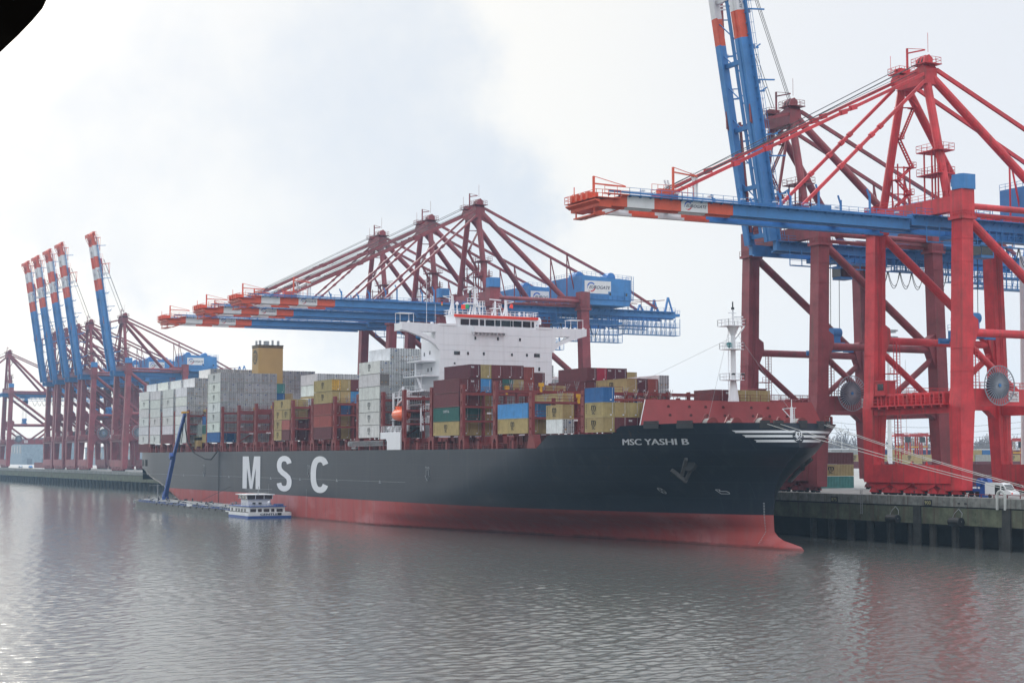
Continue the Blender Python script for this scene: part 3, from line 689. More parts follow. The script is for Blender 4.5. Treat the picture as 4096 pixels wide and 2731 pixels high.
def boom_parts(t, up):
    """boom girders, walkways, stays and ropes of a crane: lowered, or folded up about the hinge"""
    A = R(80.6); cyv, czv = -3.6, 57.0
    def rot(p):
        if not up: return p
        y, z = (p[1]-cyv)*1.087, p[2]-czv      # the boom that is raised is a little longer
        # lowered boom points to -y; raise it
        return (p[0], cyv + y*math.cos(A) + z*math.sin(A)*1.0, czv - y*math.sin(A) + z*math.cos(A))
    def add(b, n, m, par=t):
        b.v = [rot(v) for v in b.v]; return b.build(n, m, par)
    for sx in (-1,1):
        b = MB(); xs = sorted((3.6*sx,4.5*sx)); banded(b,xs[0],xs[1],55.2,57.2)
        xs2 = sorted((2.6*sx,3.6*sx)); banded(b,xs2[0],xs2[1],55.0,55.4,-70)
        g = add(b,'boom_girder',[ORANGE,WHITE,BLUE])
        c = MB(); xo = 5.3*sx
        cuts = [(-67,-62.4,0),(-62.4,-4.6,2)]
        for a, e, mi in cuts:
            c.box(min(4.5*sx,xo),max(4.5*sx,xo),a,e,57.0,57.12,mi); c.rail([(xo,a,57.1),(xo,e,57.1)],1.1,2.0,m=mi if a < -65 else 1 if a < -66 else mi)
        c.bar((4.85*sx,-66,57.5),(4.85*sx,-4.6,57.3),.28,m=2)
        for k in range(32): c.box(min(4.5*sx,5.0*sx),max(4.5*sx,5.0*sx),-66+k*1.95,-65.8+k*1.95,56.8,57.2,2)
        for k in range(9): c.box(min(4.4*sx,5.0*sx),max(4.4*sx,5.0*sx),-60+k*6.5,-59.3+k*6.5,57.9,58.1,1)
        add(c,'walkway',[ORANGE,WHITE,BLUE],g)
        for y, mi in ((-48.8,1),(-49.4,1),(-40,2),(-32,2),(-24,2),(-13,2)):
            d = MB(); d.bar((4.0*sx,y,57.2),(4.0*sx,y,61.0 if y < -45 or y > -15 or y == -24 else 59.4),.3,m=mi); d.bar((4.0*sx,y,60.2 if y < -45 or y > -15 or y == -24 else 58.6),(4.0*sx,y-.6,61.8 if y < -45 or y > -15 or y == -24 else 60.0),.24,m=mi)
            add(d,'guide_post',[ORANGE,WHITE,BLUE],g)
        d = MB(); d.box(3.6*sx-.3,4.5*sx-.2 if sx > 0 else 4.5*sx+.6,-56.2,-52.6,57.2,58.7,0)
        add(d,'stay_bracket',[ORANGE,WHITE,BLUE],g)
    b = MB(); logo_panel(b,(4.53,-52.1,55.25),(0,1,0),(0,0,1),5.0,1.9); add(b,'name_board',[WHITE,NAVYTXT,SIGNBLUE,SIGNRED])
    b = MB()
    for y, m_ in ((-60,1),(-50,1),(-38,2),(-26,2),(-15,2),(-6,2)): b.box(-3.6,3.6,y-.4,y+.4,56.0,57.0,m_)
    b.box(-.4,.4,-60,-6,56.2,56.5,2)
    for y in range(-58,-10,6): b.bar((-3.6,y,56.4),(3.6,y+6,56.4),.18,m=2)
    add(b,'boom_cross_ties',[ORANGE,WHITE,BLUE])
    b = MB(); b.prism([(-67.7,55.0),(-65.4,54.9),(-65.4,56.3),(-67.7,56.0)],0,-4.6,4.6); b.prism([(-68.5,55.9),(-67.7,55.5),(-67.7,56.1),(-68.5,56.1)],0,-5.0,5.0)
    b.box(-5.2,5.2,-68.5,-64,56.35,56.45); b.box(-3.6,3.2,-67.8,-66.2,53.8,54.0); b.bar((-3,-67.6,53.8),(-3,-67.6,55.2),.2); b.bar((3,-67.6,53.8),(3,-67.6,55.2),.2); b.bar((3,-66,53.9),(3,-62.5,55.2),.2); b.bar((-3,-66,53.9),(-3,-62.5,55.2),.2)
    for e in (-2.6,-.9,.9,2.6): b.box(e-.3,e+.3,-68.8,-66.8,56.4,57.5)
    tp = add(b,'boom_tip',ORANGE)
    c = MB(); c.rail([(5.2,-64,56.45),(5.2,-68.5,56.45),(-5.2,-68.5,56.45),(-5.2,-64,56.45)],1.15,1.1,.055); c.bar((0,-66,56.6),(0,-66,60.6),.32); c.bar((0,-66,59.4),(0,-60,59.3),.22); c.bar((0,-66,60.6),(0,-60,59.4),.1); c.bar((-3.8,-67.5,56.4),(-3.8,-67.5,59.2),.12)
    c.bar((4.2,-53.5,58.6),(4.2,-53.5,62.4),.32); c.bar((4.2,-53.5,61.6),(4.2,-48.8,61.2),.22); c.bar((4.2,-53.5,62.4),(4.2,-48.8,61.3),.1); c.rail([(4.9,-58,57.2),(4.9,-50,57.2)],2.0,1.2,.05)
    add(c,'tip_handrail',ORANGE,tp)
    if not up:
        for sx in (-1,1):
            b = MB(); b.bar((4.1*sx,-54.0,57.9),(4.25*sx,-.4,83.5),.38,.55)
            p0, p1 = Vector((4.1*sx,-54,57.9)), Vector((4.25*sx,-.4,83.5))
            for f in (.24,.36,.66,.7): q = p0+(p1-p0)*f; b.bar(q-Vector((0,.6,.2)),q+Vector((0,.6,.2)),.7,.9)
            b.build('forestay',RED,t)
            b = MB(); b.bar((4.1*sx,-27.6,57.9),(4.3*sx,-.2,82.4),.4,.55)
            p0, p1 = Vector((4.1*sx,-27.6,57.9)), Vector((4.3*sx,-.2,82.4))
            for f in (.3,.45,.55,.62): q = p0+(p1-p0)*f; b.bar(q-Vector((0,.35,.3)),q+Vector((0,.35,.3)),.65,.8)
            b.build('forestay',RED,t)
        b = MB()
        for x in (-3.4,-3.0,2.4,2.8,3.2): b.bar((x,-52,59.3),(x,.6,86.2),.09)
        for x in (-2.4,1.9,2.2): b.bar((x,-53.6,58.9),(x,.3,84.6),.08)
        b.build('boom_hoist_rope',ROPE,t)
    else:
        tip = rot((0,-54,58.4)); mid = rot((0,-27.6,58.2))
        for sx in (-1,1):
            b = MB(); x = 4.1*sx; k1 = (x,tip[1]+1.6,tip[2]-30)
            b.bar((x,tip[1],tip[2]),k1,.4,.55).bar(k1,(4.2*sx,-.4,83.8),.4,.55); b.build('forestay',RED,t)
            b = MB(); k2 = (x*.8,mid[1]+1.8,60.5); b.bar((x,mid[1],mid[2]),k2,.35,.5).bar((x*.8,mid[1]+2.6,60.5),(x*.8,.2,82.4),.35,.5); b.build('forestay',RED,t)
        b = MB()
        for x in (-3.4,-2.6,2.4,2.9,3.3): b.bar((x,tip[1]+1.2,tip[2]+2),(x,.8,86.4),.08)
        b.build('boom_hoist_rope',ROPE,t)
        b = MB()
        for y in (-62,-47,-34,-20,-9): p = rot((5.0,y,57.2)); b.bar(p,(p[0],p[1]+4.2,p[2]+.4),.28); b.bar((-4.6,p[1],p[2]),(-4.6,p[1]+2.5,p[2]+.3),.2)
        b.build('rope_outrigger',BLUE,t)
def recolor(o, col):
    o.color = col
    for ch in CH.get(o.name, []): recolor(ch, col)
crane_down = make_crane(); crane_up_base = None
index_children()
crane_up = copy_tree(crane_down); ORG[crane_up.name] = (0,0,CZ)
boom_parts(crane_down, False); boom_parts(crane_up, True)
index_children()
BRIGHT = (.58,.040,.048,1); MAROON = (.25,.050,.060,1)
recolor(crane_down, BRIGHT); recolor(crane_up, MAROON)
for i in (crane_down, crane_up): pass
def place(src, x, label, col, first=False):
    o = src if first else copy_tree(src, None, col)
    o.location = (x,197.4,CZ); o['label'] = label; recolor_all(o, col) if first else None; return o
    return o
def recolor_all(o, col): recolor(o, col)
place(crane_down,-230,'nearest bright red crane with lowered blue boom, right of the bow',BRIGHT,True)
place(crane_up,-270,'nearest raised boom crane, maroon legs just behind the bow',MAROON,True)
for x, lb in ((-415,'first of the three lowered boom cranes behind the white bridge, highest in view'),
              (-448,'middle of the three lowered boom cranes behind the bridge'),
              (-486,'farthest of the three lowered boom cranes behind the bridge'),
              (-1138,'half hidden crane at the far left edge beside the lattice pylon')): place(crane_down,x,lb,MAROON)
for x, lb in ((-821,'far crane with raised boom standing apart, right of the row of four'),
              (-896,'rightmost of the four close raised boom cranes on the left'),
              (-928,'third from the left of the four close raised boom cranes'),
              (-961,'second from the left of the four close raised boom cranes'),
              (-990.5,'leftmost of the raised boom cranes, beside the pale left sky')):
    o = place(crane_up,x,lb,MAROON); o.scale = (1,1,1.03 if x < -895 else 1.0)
YC=165.3
LV=[(-1.0, [(-355, 23.9), (-325, 18), (-300, 12), (-280, 8), (-262, 5), (-240, 3), (-228, 2.6), (-222, 1.8), (-219.5, 0)]), (0.6, [(-350, 23.9), (-325, 19.5), (-300, 13.5), (-280, 9.2), (-262, 6), (-245, 3.2), (-234, 2), (-228, 1.7), (-224, 1.2), (-221.3, 0)]), (1.4, [(-350, 23.9), (-325, 20.2), (-300, 14.5), (-280, 10), (-262, 6.4), (-245, 3.3), (-234, 1.8), (-228, 0.9), (-226, 0)]), (2.8, [(-345, 23.9), (-320, 21.3), (-300, 17), (-280, 12.3), (-262, 8), (-245, 3.9), (-234, 1.5), (-228.6, 0)]), (5.55, [(-336, 23.9), (-310, 23.2), (-290, 21), (-274, 18), (-257, 12.8), (-242, 7.2), (-234, 3.4), (-230, 0.9), (-228.8, 0)]), (8.0, [(-312, 23.9), (-290, 22.8), (-274, 19.8), (-257, 14.4), (-244, 9), (-235, 4.6), (-230, 1.3), (-228.6, 0)]), (10.0, [(-302.0, 23.9), (-280.0, 22.7), (-266.22, 20.2), (-252.56, 15.6), (-242.81, 11), (-235.0, 6), (-230.12, 2), (-228.17, 0)]), (13.0, [(-290.0, 23.9), (-274.07, 23.2), (-262.87, 21.6), (-251.67, 18.6), (-242.34, 14.4), (-234.87, 9), (-229.27, 3.8), (-226.29, 0)]), (17.0, [(-275.0, 23.9), (-258.72, 22.9), (-247.87, 20.6), (-239.73, 17.3), (-232.49, 12.6), (-227.07, 7.8), (-223.45, 3.5), (-221.46, 0)]), (21.0, [(-265.95, 23.9), (-254.44, 23.5), (-247.86, 22.6), (-241.28, 20.9), (-234.7, 17.8), (-229.77, 14), (-226.48, 10), (-224.01, 5.2), (-223.1, 2), (-222.69, 0)])]
def _sm(pts,x):
    # monotone cubic (Fritsch-Carlson)
    n=len(pts)
    if x<=pts[0][0]: return pts[0][1]
    if x>=pts[-1][0]: return pts[-1][1]
    d=[(pts[i+1][1]-pts[i][1])/(pts[i+1][0]-pts[i][0]) for i in range(n-1)]
    def m(i):
        if i==0: return 0.0 if abs(pts[0][1]-23.9)<.01 else d[0]
        if i==n-1: return d[-1]
        a,b=d[i-1],d[i]
        return 0.0 if a*b<=0 else 2*a*b/(a+b)
    for i in range(n-1):
        if x<=pts[i+1][0]:
            h=pts[i+1][0]-pts[i][0]; t=(x-pts[i][0])/h
            return ((1+2*t)*(1-t)**2*pts[i][1]+t*(1-t)**2*h*m(i)+t*t*(3-2*t)*pts[i+1][1]-t*t*(1-t)*h*m(i+1))
def _lv(z):
    z=min(max(z,LV[0][0]),LV[-1][0])
    for i in range(len(LV)-1):
        if z<=LV[i+1][0]: return i,(z-LV[i][0])/(LV[i+1][0]-LV[i][0])
def stemx(z):
    return _sm([(l[0],l[1][-1][0]) for l in LV],z) if True else 0
def lvb(i,x): 
    return _sm(LV[i][1],x)
def hb(x,z):
    """half breadth of the hull at station x, height z"""
    if x>-500:
        i,t=_lv(z)
        # blend by distance from the stem so that stems line up
        sx=stemx(z)
        b0=_sm(LV[i][1],LV[i][1][-1][0]-(sx-x)); b1=_sm(LV[i+1][1],LV[i+1][1][-1][0]-(sx-x))
        t2=t
        return b0*(1-t2)+b1*t2
    zb=_sm([(-562,7.6),(-548,5.4),(-530,2.4),(-512,-1.5),(-498,-5)],x)
    s=min(1,max(0,(z-zb)/4.5)); s=(1-(1-s)**2)**.5
    return (23.9-1.6*max(0,(-540-x)/22)**2)*s
# ================================================================ container ship
ship = thing('container_ship', 'huge dark hulled container ship with red lower hull moored along the quay', 'ship', (-387,165.3,0))
def hull_mat():
    m = bpy.data.materials.new('hull_paint'); m.use_nodes = True; t = m.node_tree; p = t.nodes['Principled BSDF']; L = t.links.new
    g = t.nodes.new('ShaderNodeNewGeometry'); sp = t.nodes.new('ShaderNodeSeparateXYZ'); L(g.outputs['Position'], sp.inputs[0])
    def nz(sc3, det=5):
        mp = t.nodes.new('ShaderNodeMapping'); mp.inputs['Scale'].default_value = sc3; L(g.outputs['Position'], mp.inputs[0])
        n = t.nodes.new('ShaderNodeTexNoise'); n.inputs['Scale'].default_value = 1; n.inputs['Detail'].default_value = det; L(mp.outputs[0], n.inputs[0]); return n.outputs[0]
    def mr(v, a, b, c=0.0, d=1.0):
        n = t.nodes.new('ShaderNodeMapRange'); L(v, n.inputs[0]); n.inputs[1].default_value = a; n.inputs[2].default_value = b; n.inputs[3].default_value = c; n.inputs[4].default_value = d; return n.outputs[0]
    def mix(f, a, b):
        n = t.nodes.new('ShaderNodeMix'); n.data_type = 'RGBA'; L(f, n.inputs[0])
        for i, v in ((6,a),(7,b)):
            if isinstance(v, tuple): n.inputs[i].default_value = v+(1,)
            else: L(v, n.inputs[i])
        return n.outputs[2]
    streak = nz((0.5,0.5,0.03)); blot = nz((0.06,0.06,0.12)); fine = nz((1.2,1.2,0.15))
    navy = mix(mr(blot,.35,.65), (0.006,0.011,0.022), (0.011,0.018,0.032))
    navy = mix(mr(streak,.55,.75,0,.35), navy, (0.04,0.05,0.055))
    red = mix(mr(streak,.4,.7,0,.8), (0.40,0.066,0.055), (0.34,0.10,0.10))
    red = mix(mr(blot,.46,.66,0,.75), red, (0.50,0.25,0.26))
    red = mix(mr(fine,.58,.72,0,.5), red, (0.17,0.04,0.035))
    wave = nz((0.7,0.7,0.0)); wl = t.nodes.new('ShaderNodeMath'); wl.operation = 'MULTIPLY_ADD'; L(wave, wl.inputs[0]); wl.inputs[1].default_value = -.5; L(sp.outputs[2], wl.inputs[2])
    slime = mr(wl.outputs[0], 0.25, -0.05, 0, .75)
    red = mix(slime, red, (0.10,0.028,0.022))
    scuff = nz((.16,.16,.02),6)
    red = mix(mr(scuff,.50,.60,0,.7), red, (0.36,0.07,0.07))
    cmb = t.nodes.new('ShaderNodeCombineXYZ'); L(sp.outputs[0], cmb.inputs[0]); L(sp.outputs[2], cmb.inputs[1])
    bk = t.nodes.new('ShaderNodeTexBrick'); L(cmb.outputs[0], bk.inputs[0]); bk.inputs['Scale'].default_value = 1.0; bk.inputs['Brick Width'].default_value = 11.0
    bk.inputs['Row Height'].default_value = 2.75; bk.inputs['Mortar Size'].default_value = .045; bk.inputs['Mortar Smooth'].default_value = .6; bk.inputs['Bias'].default_value = 0.0
    bk.inputs['Color1'].default_value = (.42,.42,.42,1); bk.inputs['Color2'].default_value = (.58,.58,.58,1); bk.inputs['Mortar'].default_value = (.5,.5,.5,1)
    navy = mix(mr(bk.outputs['Fac'],0,1,0,.55), navy, (0.040,0.052,0.064))
    navy = mix(mr(bk.outputs['Color'],.42,.58,0,.22), navy, (0.024,0.031,0.042))
    red = mix(mr(bk.outputs['Fac'],0,1,0,.30), red, (0.20,0.05,0.05))
    rusty = t.nodes.new('ShaderNodeMath'); rusty.operation = 'MULTIPLY'; L(mr(nz((1.6,1.6,.045),4),.64,.74), rusty.inputs[0]); L(mr(nz((.05,.05,.09),2),.5,.62), rusty.inputs[1])
    navy = mix(mr(rusty.outputs[0],0,1,0,.55), navy, (0.085,0.040,0.026))
    edge = mr(sp.outputs[2], 5.54, 5.56)
    c = mix(edge, red, navy); L(c, p.inputs['Base Color'])
    r = mr(edge, 0, 1, .55, .36); L(r, p.inputs['Roughness']); p.inputs['Specular IOR Level'].default_value = .24
    b = t.nodes.new('ShaderNodeBump'); b.inputs['Strength'].default_value = .25; b.inputs['Distance'].default_value = .05; L(nz((.35,.35,.5),2), b.inputs['Height']); L(b.outputs[0], p.inputs['Normal'])
    return m
HULLM = hull_mat()
def ztop(x):
    if x < -269.5: return 16.9
    if x < -264.9: return 16.9+(x+269.5)/4.6*2.4
    if x < -246.1: return 19.3
    if x < -243.3: return 19.3+(x+246.1)/2.8*1.25
    return 20.55+min(1,(x+243.3)/12)*.37
def build_hull():
    us = [0,.3,1,3,6,10,15,22,30,40,48,62,100,160,210,240] + [240+2.5*k for k in range(1,17)] + [280+2*k for k in range(1,36)]
    us = sorted(set(us + [292.5,297.1,318.5,321]))
    zl = [-1,-.2,.3,.6,1.0,1.4,2.0,2.8,3.6,4.5,5.55,5.56,6.5,8,9,10,11.5,13,14,15,16,16.9]
    cols = []; x0 = -562.0
    for s in (1,-1):
        b = MB(); grid = []
        n = 150
        for j in range(n+1):
            f = j/n
            row = []
            for z in zl:
                sx = stemx(z)
                # stations: coarse amidships, fine towards the stem
                d = (562+sx)
                if f < .2: x = x0+f/.2*70
                elif f < .4: x = x0+70+(f-.2)/.2*(d-70-110)
                else: g = (f-.4)/.6; x = x0+d-110+110*(1-(1-g)**1.6)
                h = hb(min(x, sx-1e-4), z) if j < n else 0
                row.append((x, YC-s*h, z))
            grid.append(row)
        m_ = len(zl)
        vs = [v for r in grid for v in r]
        fs = [(j*m_+k, (j+1)*m_+k, (j+1)*m_+k+1, j*m_+k+1) for j in range(n) for k in range(m_-1)]
        if s < 0: fs = [f[::-1] for f in fs]
        b.add(vs, fs)
        # upper strake: from 16.9 to the sheer line, forward of the step
        xs = [-269.5,-267,-264.9,-258,-252,-246.1,-244.7,-243.3,-241.5] + [-240+1.2*k for k in range(0,22)] + [-213.4,-212.8,-212.4,-212.2,-212.1,-212.04]
        zz = [0,.25,.5,.75,1.0]
        g2 = []
        for x in xs:
            row = []
            for q in zz:
                z = 16.9+((ztop(x) if x <= -240 else ztop(-240+(x+240)*.61))-16.9)*q; sx = stemx(z); xx = min(x, sx-1e-3)
                if x > -240: # follow the raked stem
                    f = (x+240)/(28.0); xx = -240+f*(sx+240)
                row.append((xx, YC-s*hb(min(xx,sx-1e-4),z), z))
            g2.append(row)
        row = []
        for q in zz: z = 16.9+4.02*q; row.append((stemx(z),YC,z))
        g2.append(row)
        vs = [v for r in g2 for v in r]; k5 = len(zz)
        fs = [(j*k5+k,(j+1)*k5+k,(j+1)*k5+k+1,j*k5+k+1) for j in range(len(g2)-1) for k in range(k5-1)]
        if s < 0: fs = [f[::-1] for f in fs]
        b.add(vs, fs)
        cols.append(b)
    b = cols[0]; b.add(cols[1].v, cols[1].f)
    b.add([(-562.0,YC-22,7.8),(-562.0,YC+22,7.8),(-562.0,YC+22.3,16.9),(-562.0,YC-22.3,16.9)],[(0,1,2,3)])
    return b.build('hull', HULLM, ship, smooth=True)
hull_o = build_hull()
b = MB(); xs = [-562,-540,-300,-285,-270,-257,-245,-238]
b.add([(x,YC-hb(x,16.9)+.05,16.85) for x in xs]+[(x,YC+hb(x,16.9)-.05,16.85) for x in reversed(xs)],[tuple(range(2*len(xs)))]); b.build('main_deck', SHIPRED, ship)
xs = [-246,-241,-236,-232,-229,-226,-224]
b = MB(); b.add([(x,YC-hb(x,19.5)+.15,19.5) for x in xs]+[(x,YC+hb(x,19.5)-.15,19.5) for x in reversed(xs)],[tuple(range(2*len(xs)))]); b.build('forecastle_deck', SHIPRED, ship)
b = MB(); b.box(-560,-246,146.2,184.4,16.9,19.45)
for k in range(140): x = -559+2.24*k; b.box(x,x+.18,146.0,146.2,16.9,19.3)
b.build('hatch_coaming', SHIPRED, ship)
# hull lettering follows the plating
def hs(x, z, e=.07): return Vector((x, YC-hb(x,z)-e, z))
def onhull(x0, z0, sx=1.0): return lambda a, c: hs(x0+a*sx, z0+c)
b = MB()    # giant M S C
def flat(x0, z0): return lambda a, c: Vector((x0+a, 141.33, z0+c))
W_, H_ = 15.5, 8.85
f = flat(-444.6, 6.68)
for poly in ([(0,0),(3.9,0),(3.9,H_),(0,H_)],[(11.6,0),(15.5,0),(15.5,H_),(11.6,H_)],[(3.9,H_),(3.9,5.7),(6.6,0),(7.75,0),(7.75,2.2),(5.4,H_)],[(11.6,H_),(10.1,H_),(7.75,2.2),(7.75,0),(8.9,0),(11.6,5.7)]):
    b.add([f(*p) for p in poly],[tuple(range(len(poly)))])
b.build('letter', LETTER, ship)
def arc_pts(cx, cz, rx, rz, a0, a1, n=16, ex=2.5):
    out = []
    for k in range(n+1):
        t = R(a0+(a1-a0)*k/n); ct, st = math.cos(t), math.sin(t); q = (abs(ct)**ex+abs(st)**ex)**(-1/ex); out.append((cx+rx*q*ct, cz+rz*q*st))
    return out
def band(b, path, wx, wz, fn, e=0.0):
    """band along a 2-D path, stroke wider horizontally (wx) than vertically (wz)"""
    L_, R_ = [], []
    for i, (x, z) in enumerate(path):
        x1, z1 = path[min(i+1, len(path)-1)]; x2, z2 = path[max(i-1,0)]
        dx, dz = (x1-x2)/wx, (z1-z2)/wz; l = math.hypot(dx,dz) or 1; nx, nz_ = -dz/l*wx/2, dx/l*wz/2
        L_.append((x+nx,z+nz_)); R_.append((x-nx,z-nz_))
    n = len(path); b.add([fn(*p) for p in L_+R_], [(k,k+1,n+k+1,n+k) for k in range(n-1)])
b = MB(); f = flat(-389.5, 6.55)
band(b, arc_pts(6.6,4.5,4.7,3.75,38,322,30), 3.9, 1.45, f); b.build('letter', LETTER, ship)
b = MB(); f = flat(-415.2, 6.6)
S_ = arc_pts(5.7,6.6,4.0,1.75,15,180,12,2.3) + [(1.75,6.2),(2.3,5.45),(4.2,4.75),(6.8,4.15),(9.0,3.45),(9.7,2.7)] + arc_pts(5.7,2.3,4.0,1.72,0,-170,12,2.3)
band(b, S_, 3.7, 1.4, f)
b.build('letter', LETTER, ship)
b = MB(); put_text(b,'MSC YASHI B',(0,0,0),(1,0,0),(0,0,1),13.0,1.02,shear=.42,bold=.06,surf=onhull(-244.85,17.34,.91)); b.build('name_lettering', LETTER, ship)
def bowx(y, z):
    """station where the bow surface reaches the given Y at height z"""
    lo, hi = -262.0, stemx(z); t_ = abs(y-YC)
    for _ in range(26):
        md = (lo+hi)/2
        if hb(md, z) > t_: lo = md
        else: hi = md
    return lo
def bowp(y, z, e=.10):
    x = bowx(y, z); g = .4; dy = (bowx(y+g,z)-bowx(y-g,z))/(2*g); n = Vector((1,-dy,0)).normalized(); return Vector((x,y,z))+n*e
b = MB()
for ya, yb, z0, th in ((155.6,177.2,19.66,.40),(157.1,175.4,18.92,.40),(158.8,173.6,18.12,.40)):
    n = 40; vs = []
    for k in range(n+1):
        y = ya+(yb-ya)*k/n; cut = .75 if k == 0 else (-.55 if k == n else 0)
        vs += [bowp(y,z0), bowp(y+cut,z0-th)]
    b.add(vs,[(2*k,2*k+1,2*k+3,2*k+2) for k in range(n)])
b.build('bow_stripes', LETTER, ship)
b = MB(); n = 28; er = 1.02
vs = [bowp(165.5,18.66,.16)]+[bowp(165.5+er*1.1*math.cos(2*math.pi*k/n),18.66+er*math.sin(2*math.pi*k/n),.16) for k in range(n)]
b.add(vs,[(0,1+k,1+(k+1) % n) for k in range(n)],0)
put_text(b,'m',(0,0,0),(1,0,0),(0,0,1),1.5,.72,1,shear=.3,bold=.04,surf=lambda a,c: bowp(164.8+a,18.75+c,.24)); put_text(b,'SC',(0,0,0),(1,0,0),(0,0,1),1.25,.56,1,shear=.3,bold=.03,surf=lambda a,c: bowp(164.8+a,18.02+c,.24))
vs = [bowp(164.5+k*.25,z,.24) for k in range(8) for z in (18.64,18.72)]; b.add(vs,[(2*k,2*k+1,2*k+3,2*k+2) for k in range(7)],1)
b.build('bow_emblem',[mat('emblem_navy',(.01,.016,.027),.5,.05),LETTER], ship)
b = MB()    # small hull marks
def arrow(x, z0, z1):
    u = (z1-z0)/2.6; y = 141.33
    pts = [(-.45,2.6),(.45,2.6),(.45,1.2),(.85,1.2),(0,0),(-.85,1.2),(-.45,1.2),(-.45,2.6)]
    for p, q in zip(pts, pts[1:]): b.bar((x+p[0]*1.4,y,z0+p[1]*u),(x+q[0]*1.4,y,z0+q[1]*u),.09,.05)
    put_text(b,'TUG',(x-1.1,y,z1+.2),(1,0,0),(0,0,1),2.2,.5,bold=.03)
arrow(-318.2,10.3,12.6); arrow(-482.2,9.6,12.4); arrow(-390.8,10.45,12.6)
ring(b,(0,0,0),(1,0,0),(0,0,1),.46,.56,0,360,20,surf=lambda a,c: hs(-245.4+a,9.45+c))
for a in (45,135,225,315): ring(b,(0,0,0),(1,0,0),(0,0,1),.05,.46,a-18,a+18,4,surf=lambda p,c: hs(-245.4+p,9.45+c))
pts = [(-1.0,.35),(-.3,.35),(-.5,.1),(.5,.1),(.8,-.1),(.8,-.35),(-.5,-.35),(-1.0,.35)]
for p, q in zip(pts, pts[1:]): b.bar(hs(-235.2+p[0],9.4+p[1],.1),hs(-235.2+q[0],9.4+q[1],.1),.09)
for k in range(28):
    z = 7.5-k*.26; x = -230.0-.45*(7.5-z)/5
    x = min(x, stemx(z)-1.0)
    if z > .5: b.add([hs(x,z),hs(x+.22,z),hs(x+.22,z+.1),hs(x,z+.1)],[(0,1,2,3)])
for k in range(14): b.box(-392.6,-392.4,141.3,141.36,.6+k*.5,.75+k*.5)
b.box(-561,-330,141.36,141.385,9.84,9.88)
for x in (-549,-520,-505,-458,-421,-398,-372,-345): b.box(x,x+1.4,141.33,141.36,9.5,9.6); b.box(x+.5,x+.8,141.33,141.36,9.65,10.1)
b.build('hull_marks', mat('faded_marks',(.36,.38,.40),.6,.2), ship)
for x0, x1 in ((-560.5,-557.2),(-554.6,-549.2)):
    b = MB(); b.add([hs(x0,12.3,.03),hs(x1,12.3,.03),hs(x1,14.5,.03),hs(x0,14.5,.03)],[(0,1,2,3)]); b.bar(hs((x0+x1)/2,12.3,.06),hs((x0+x1)/2,14.5,.06),.25); b.build('mooring_opening', RUBBER, ship)
# anchor in its pocket, starboard and port
for s in (1,-1):
    q = lambda x, z, e: Vector((x, YC - s*(hb(x,z)+e), z))
    b = MB(); c0 = q(-236.6,14.1,-.4); c1 = q(-236.2,14.1,.5)
    b.tube(c0,c1,1.35,1.1,n=20,m=1)
    b.bar(q(-235.4,15.0,.6),q(-238.7,12.3,.7),.55,.5)
    b.bar(q(-239.3,13.1,.95),q(-238.9,11.1,1.0),.7,.6)
    b.bar(q(-238.9,11.3,1.0),q(-235.9,13.6,.9),.5,.4)
    b.build('anchor',[mat('anchor_grey',(.10,.10,.10),.6,.3),DARK], ship)
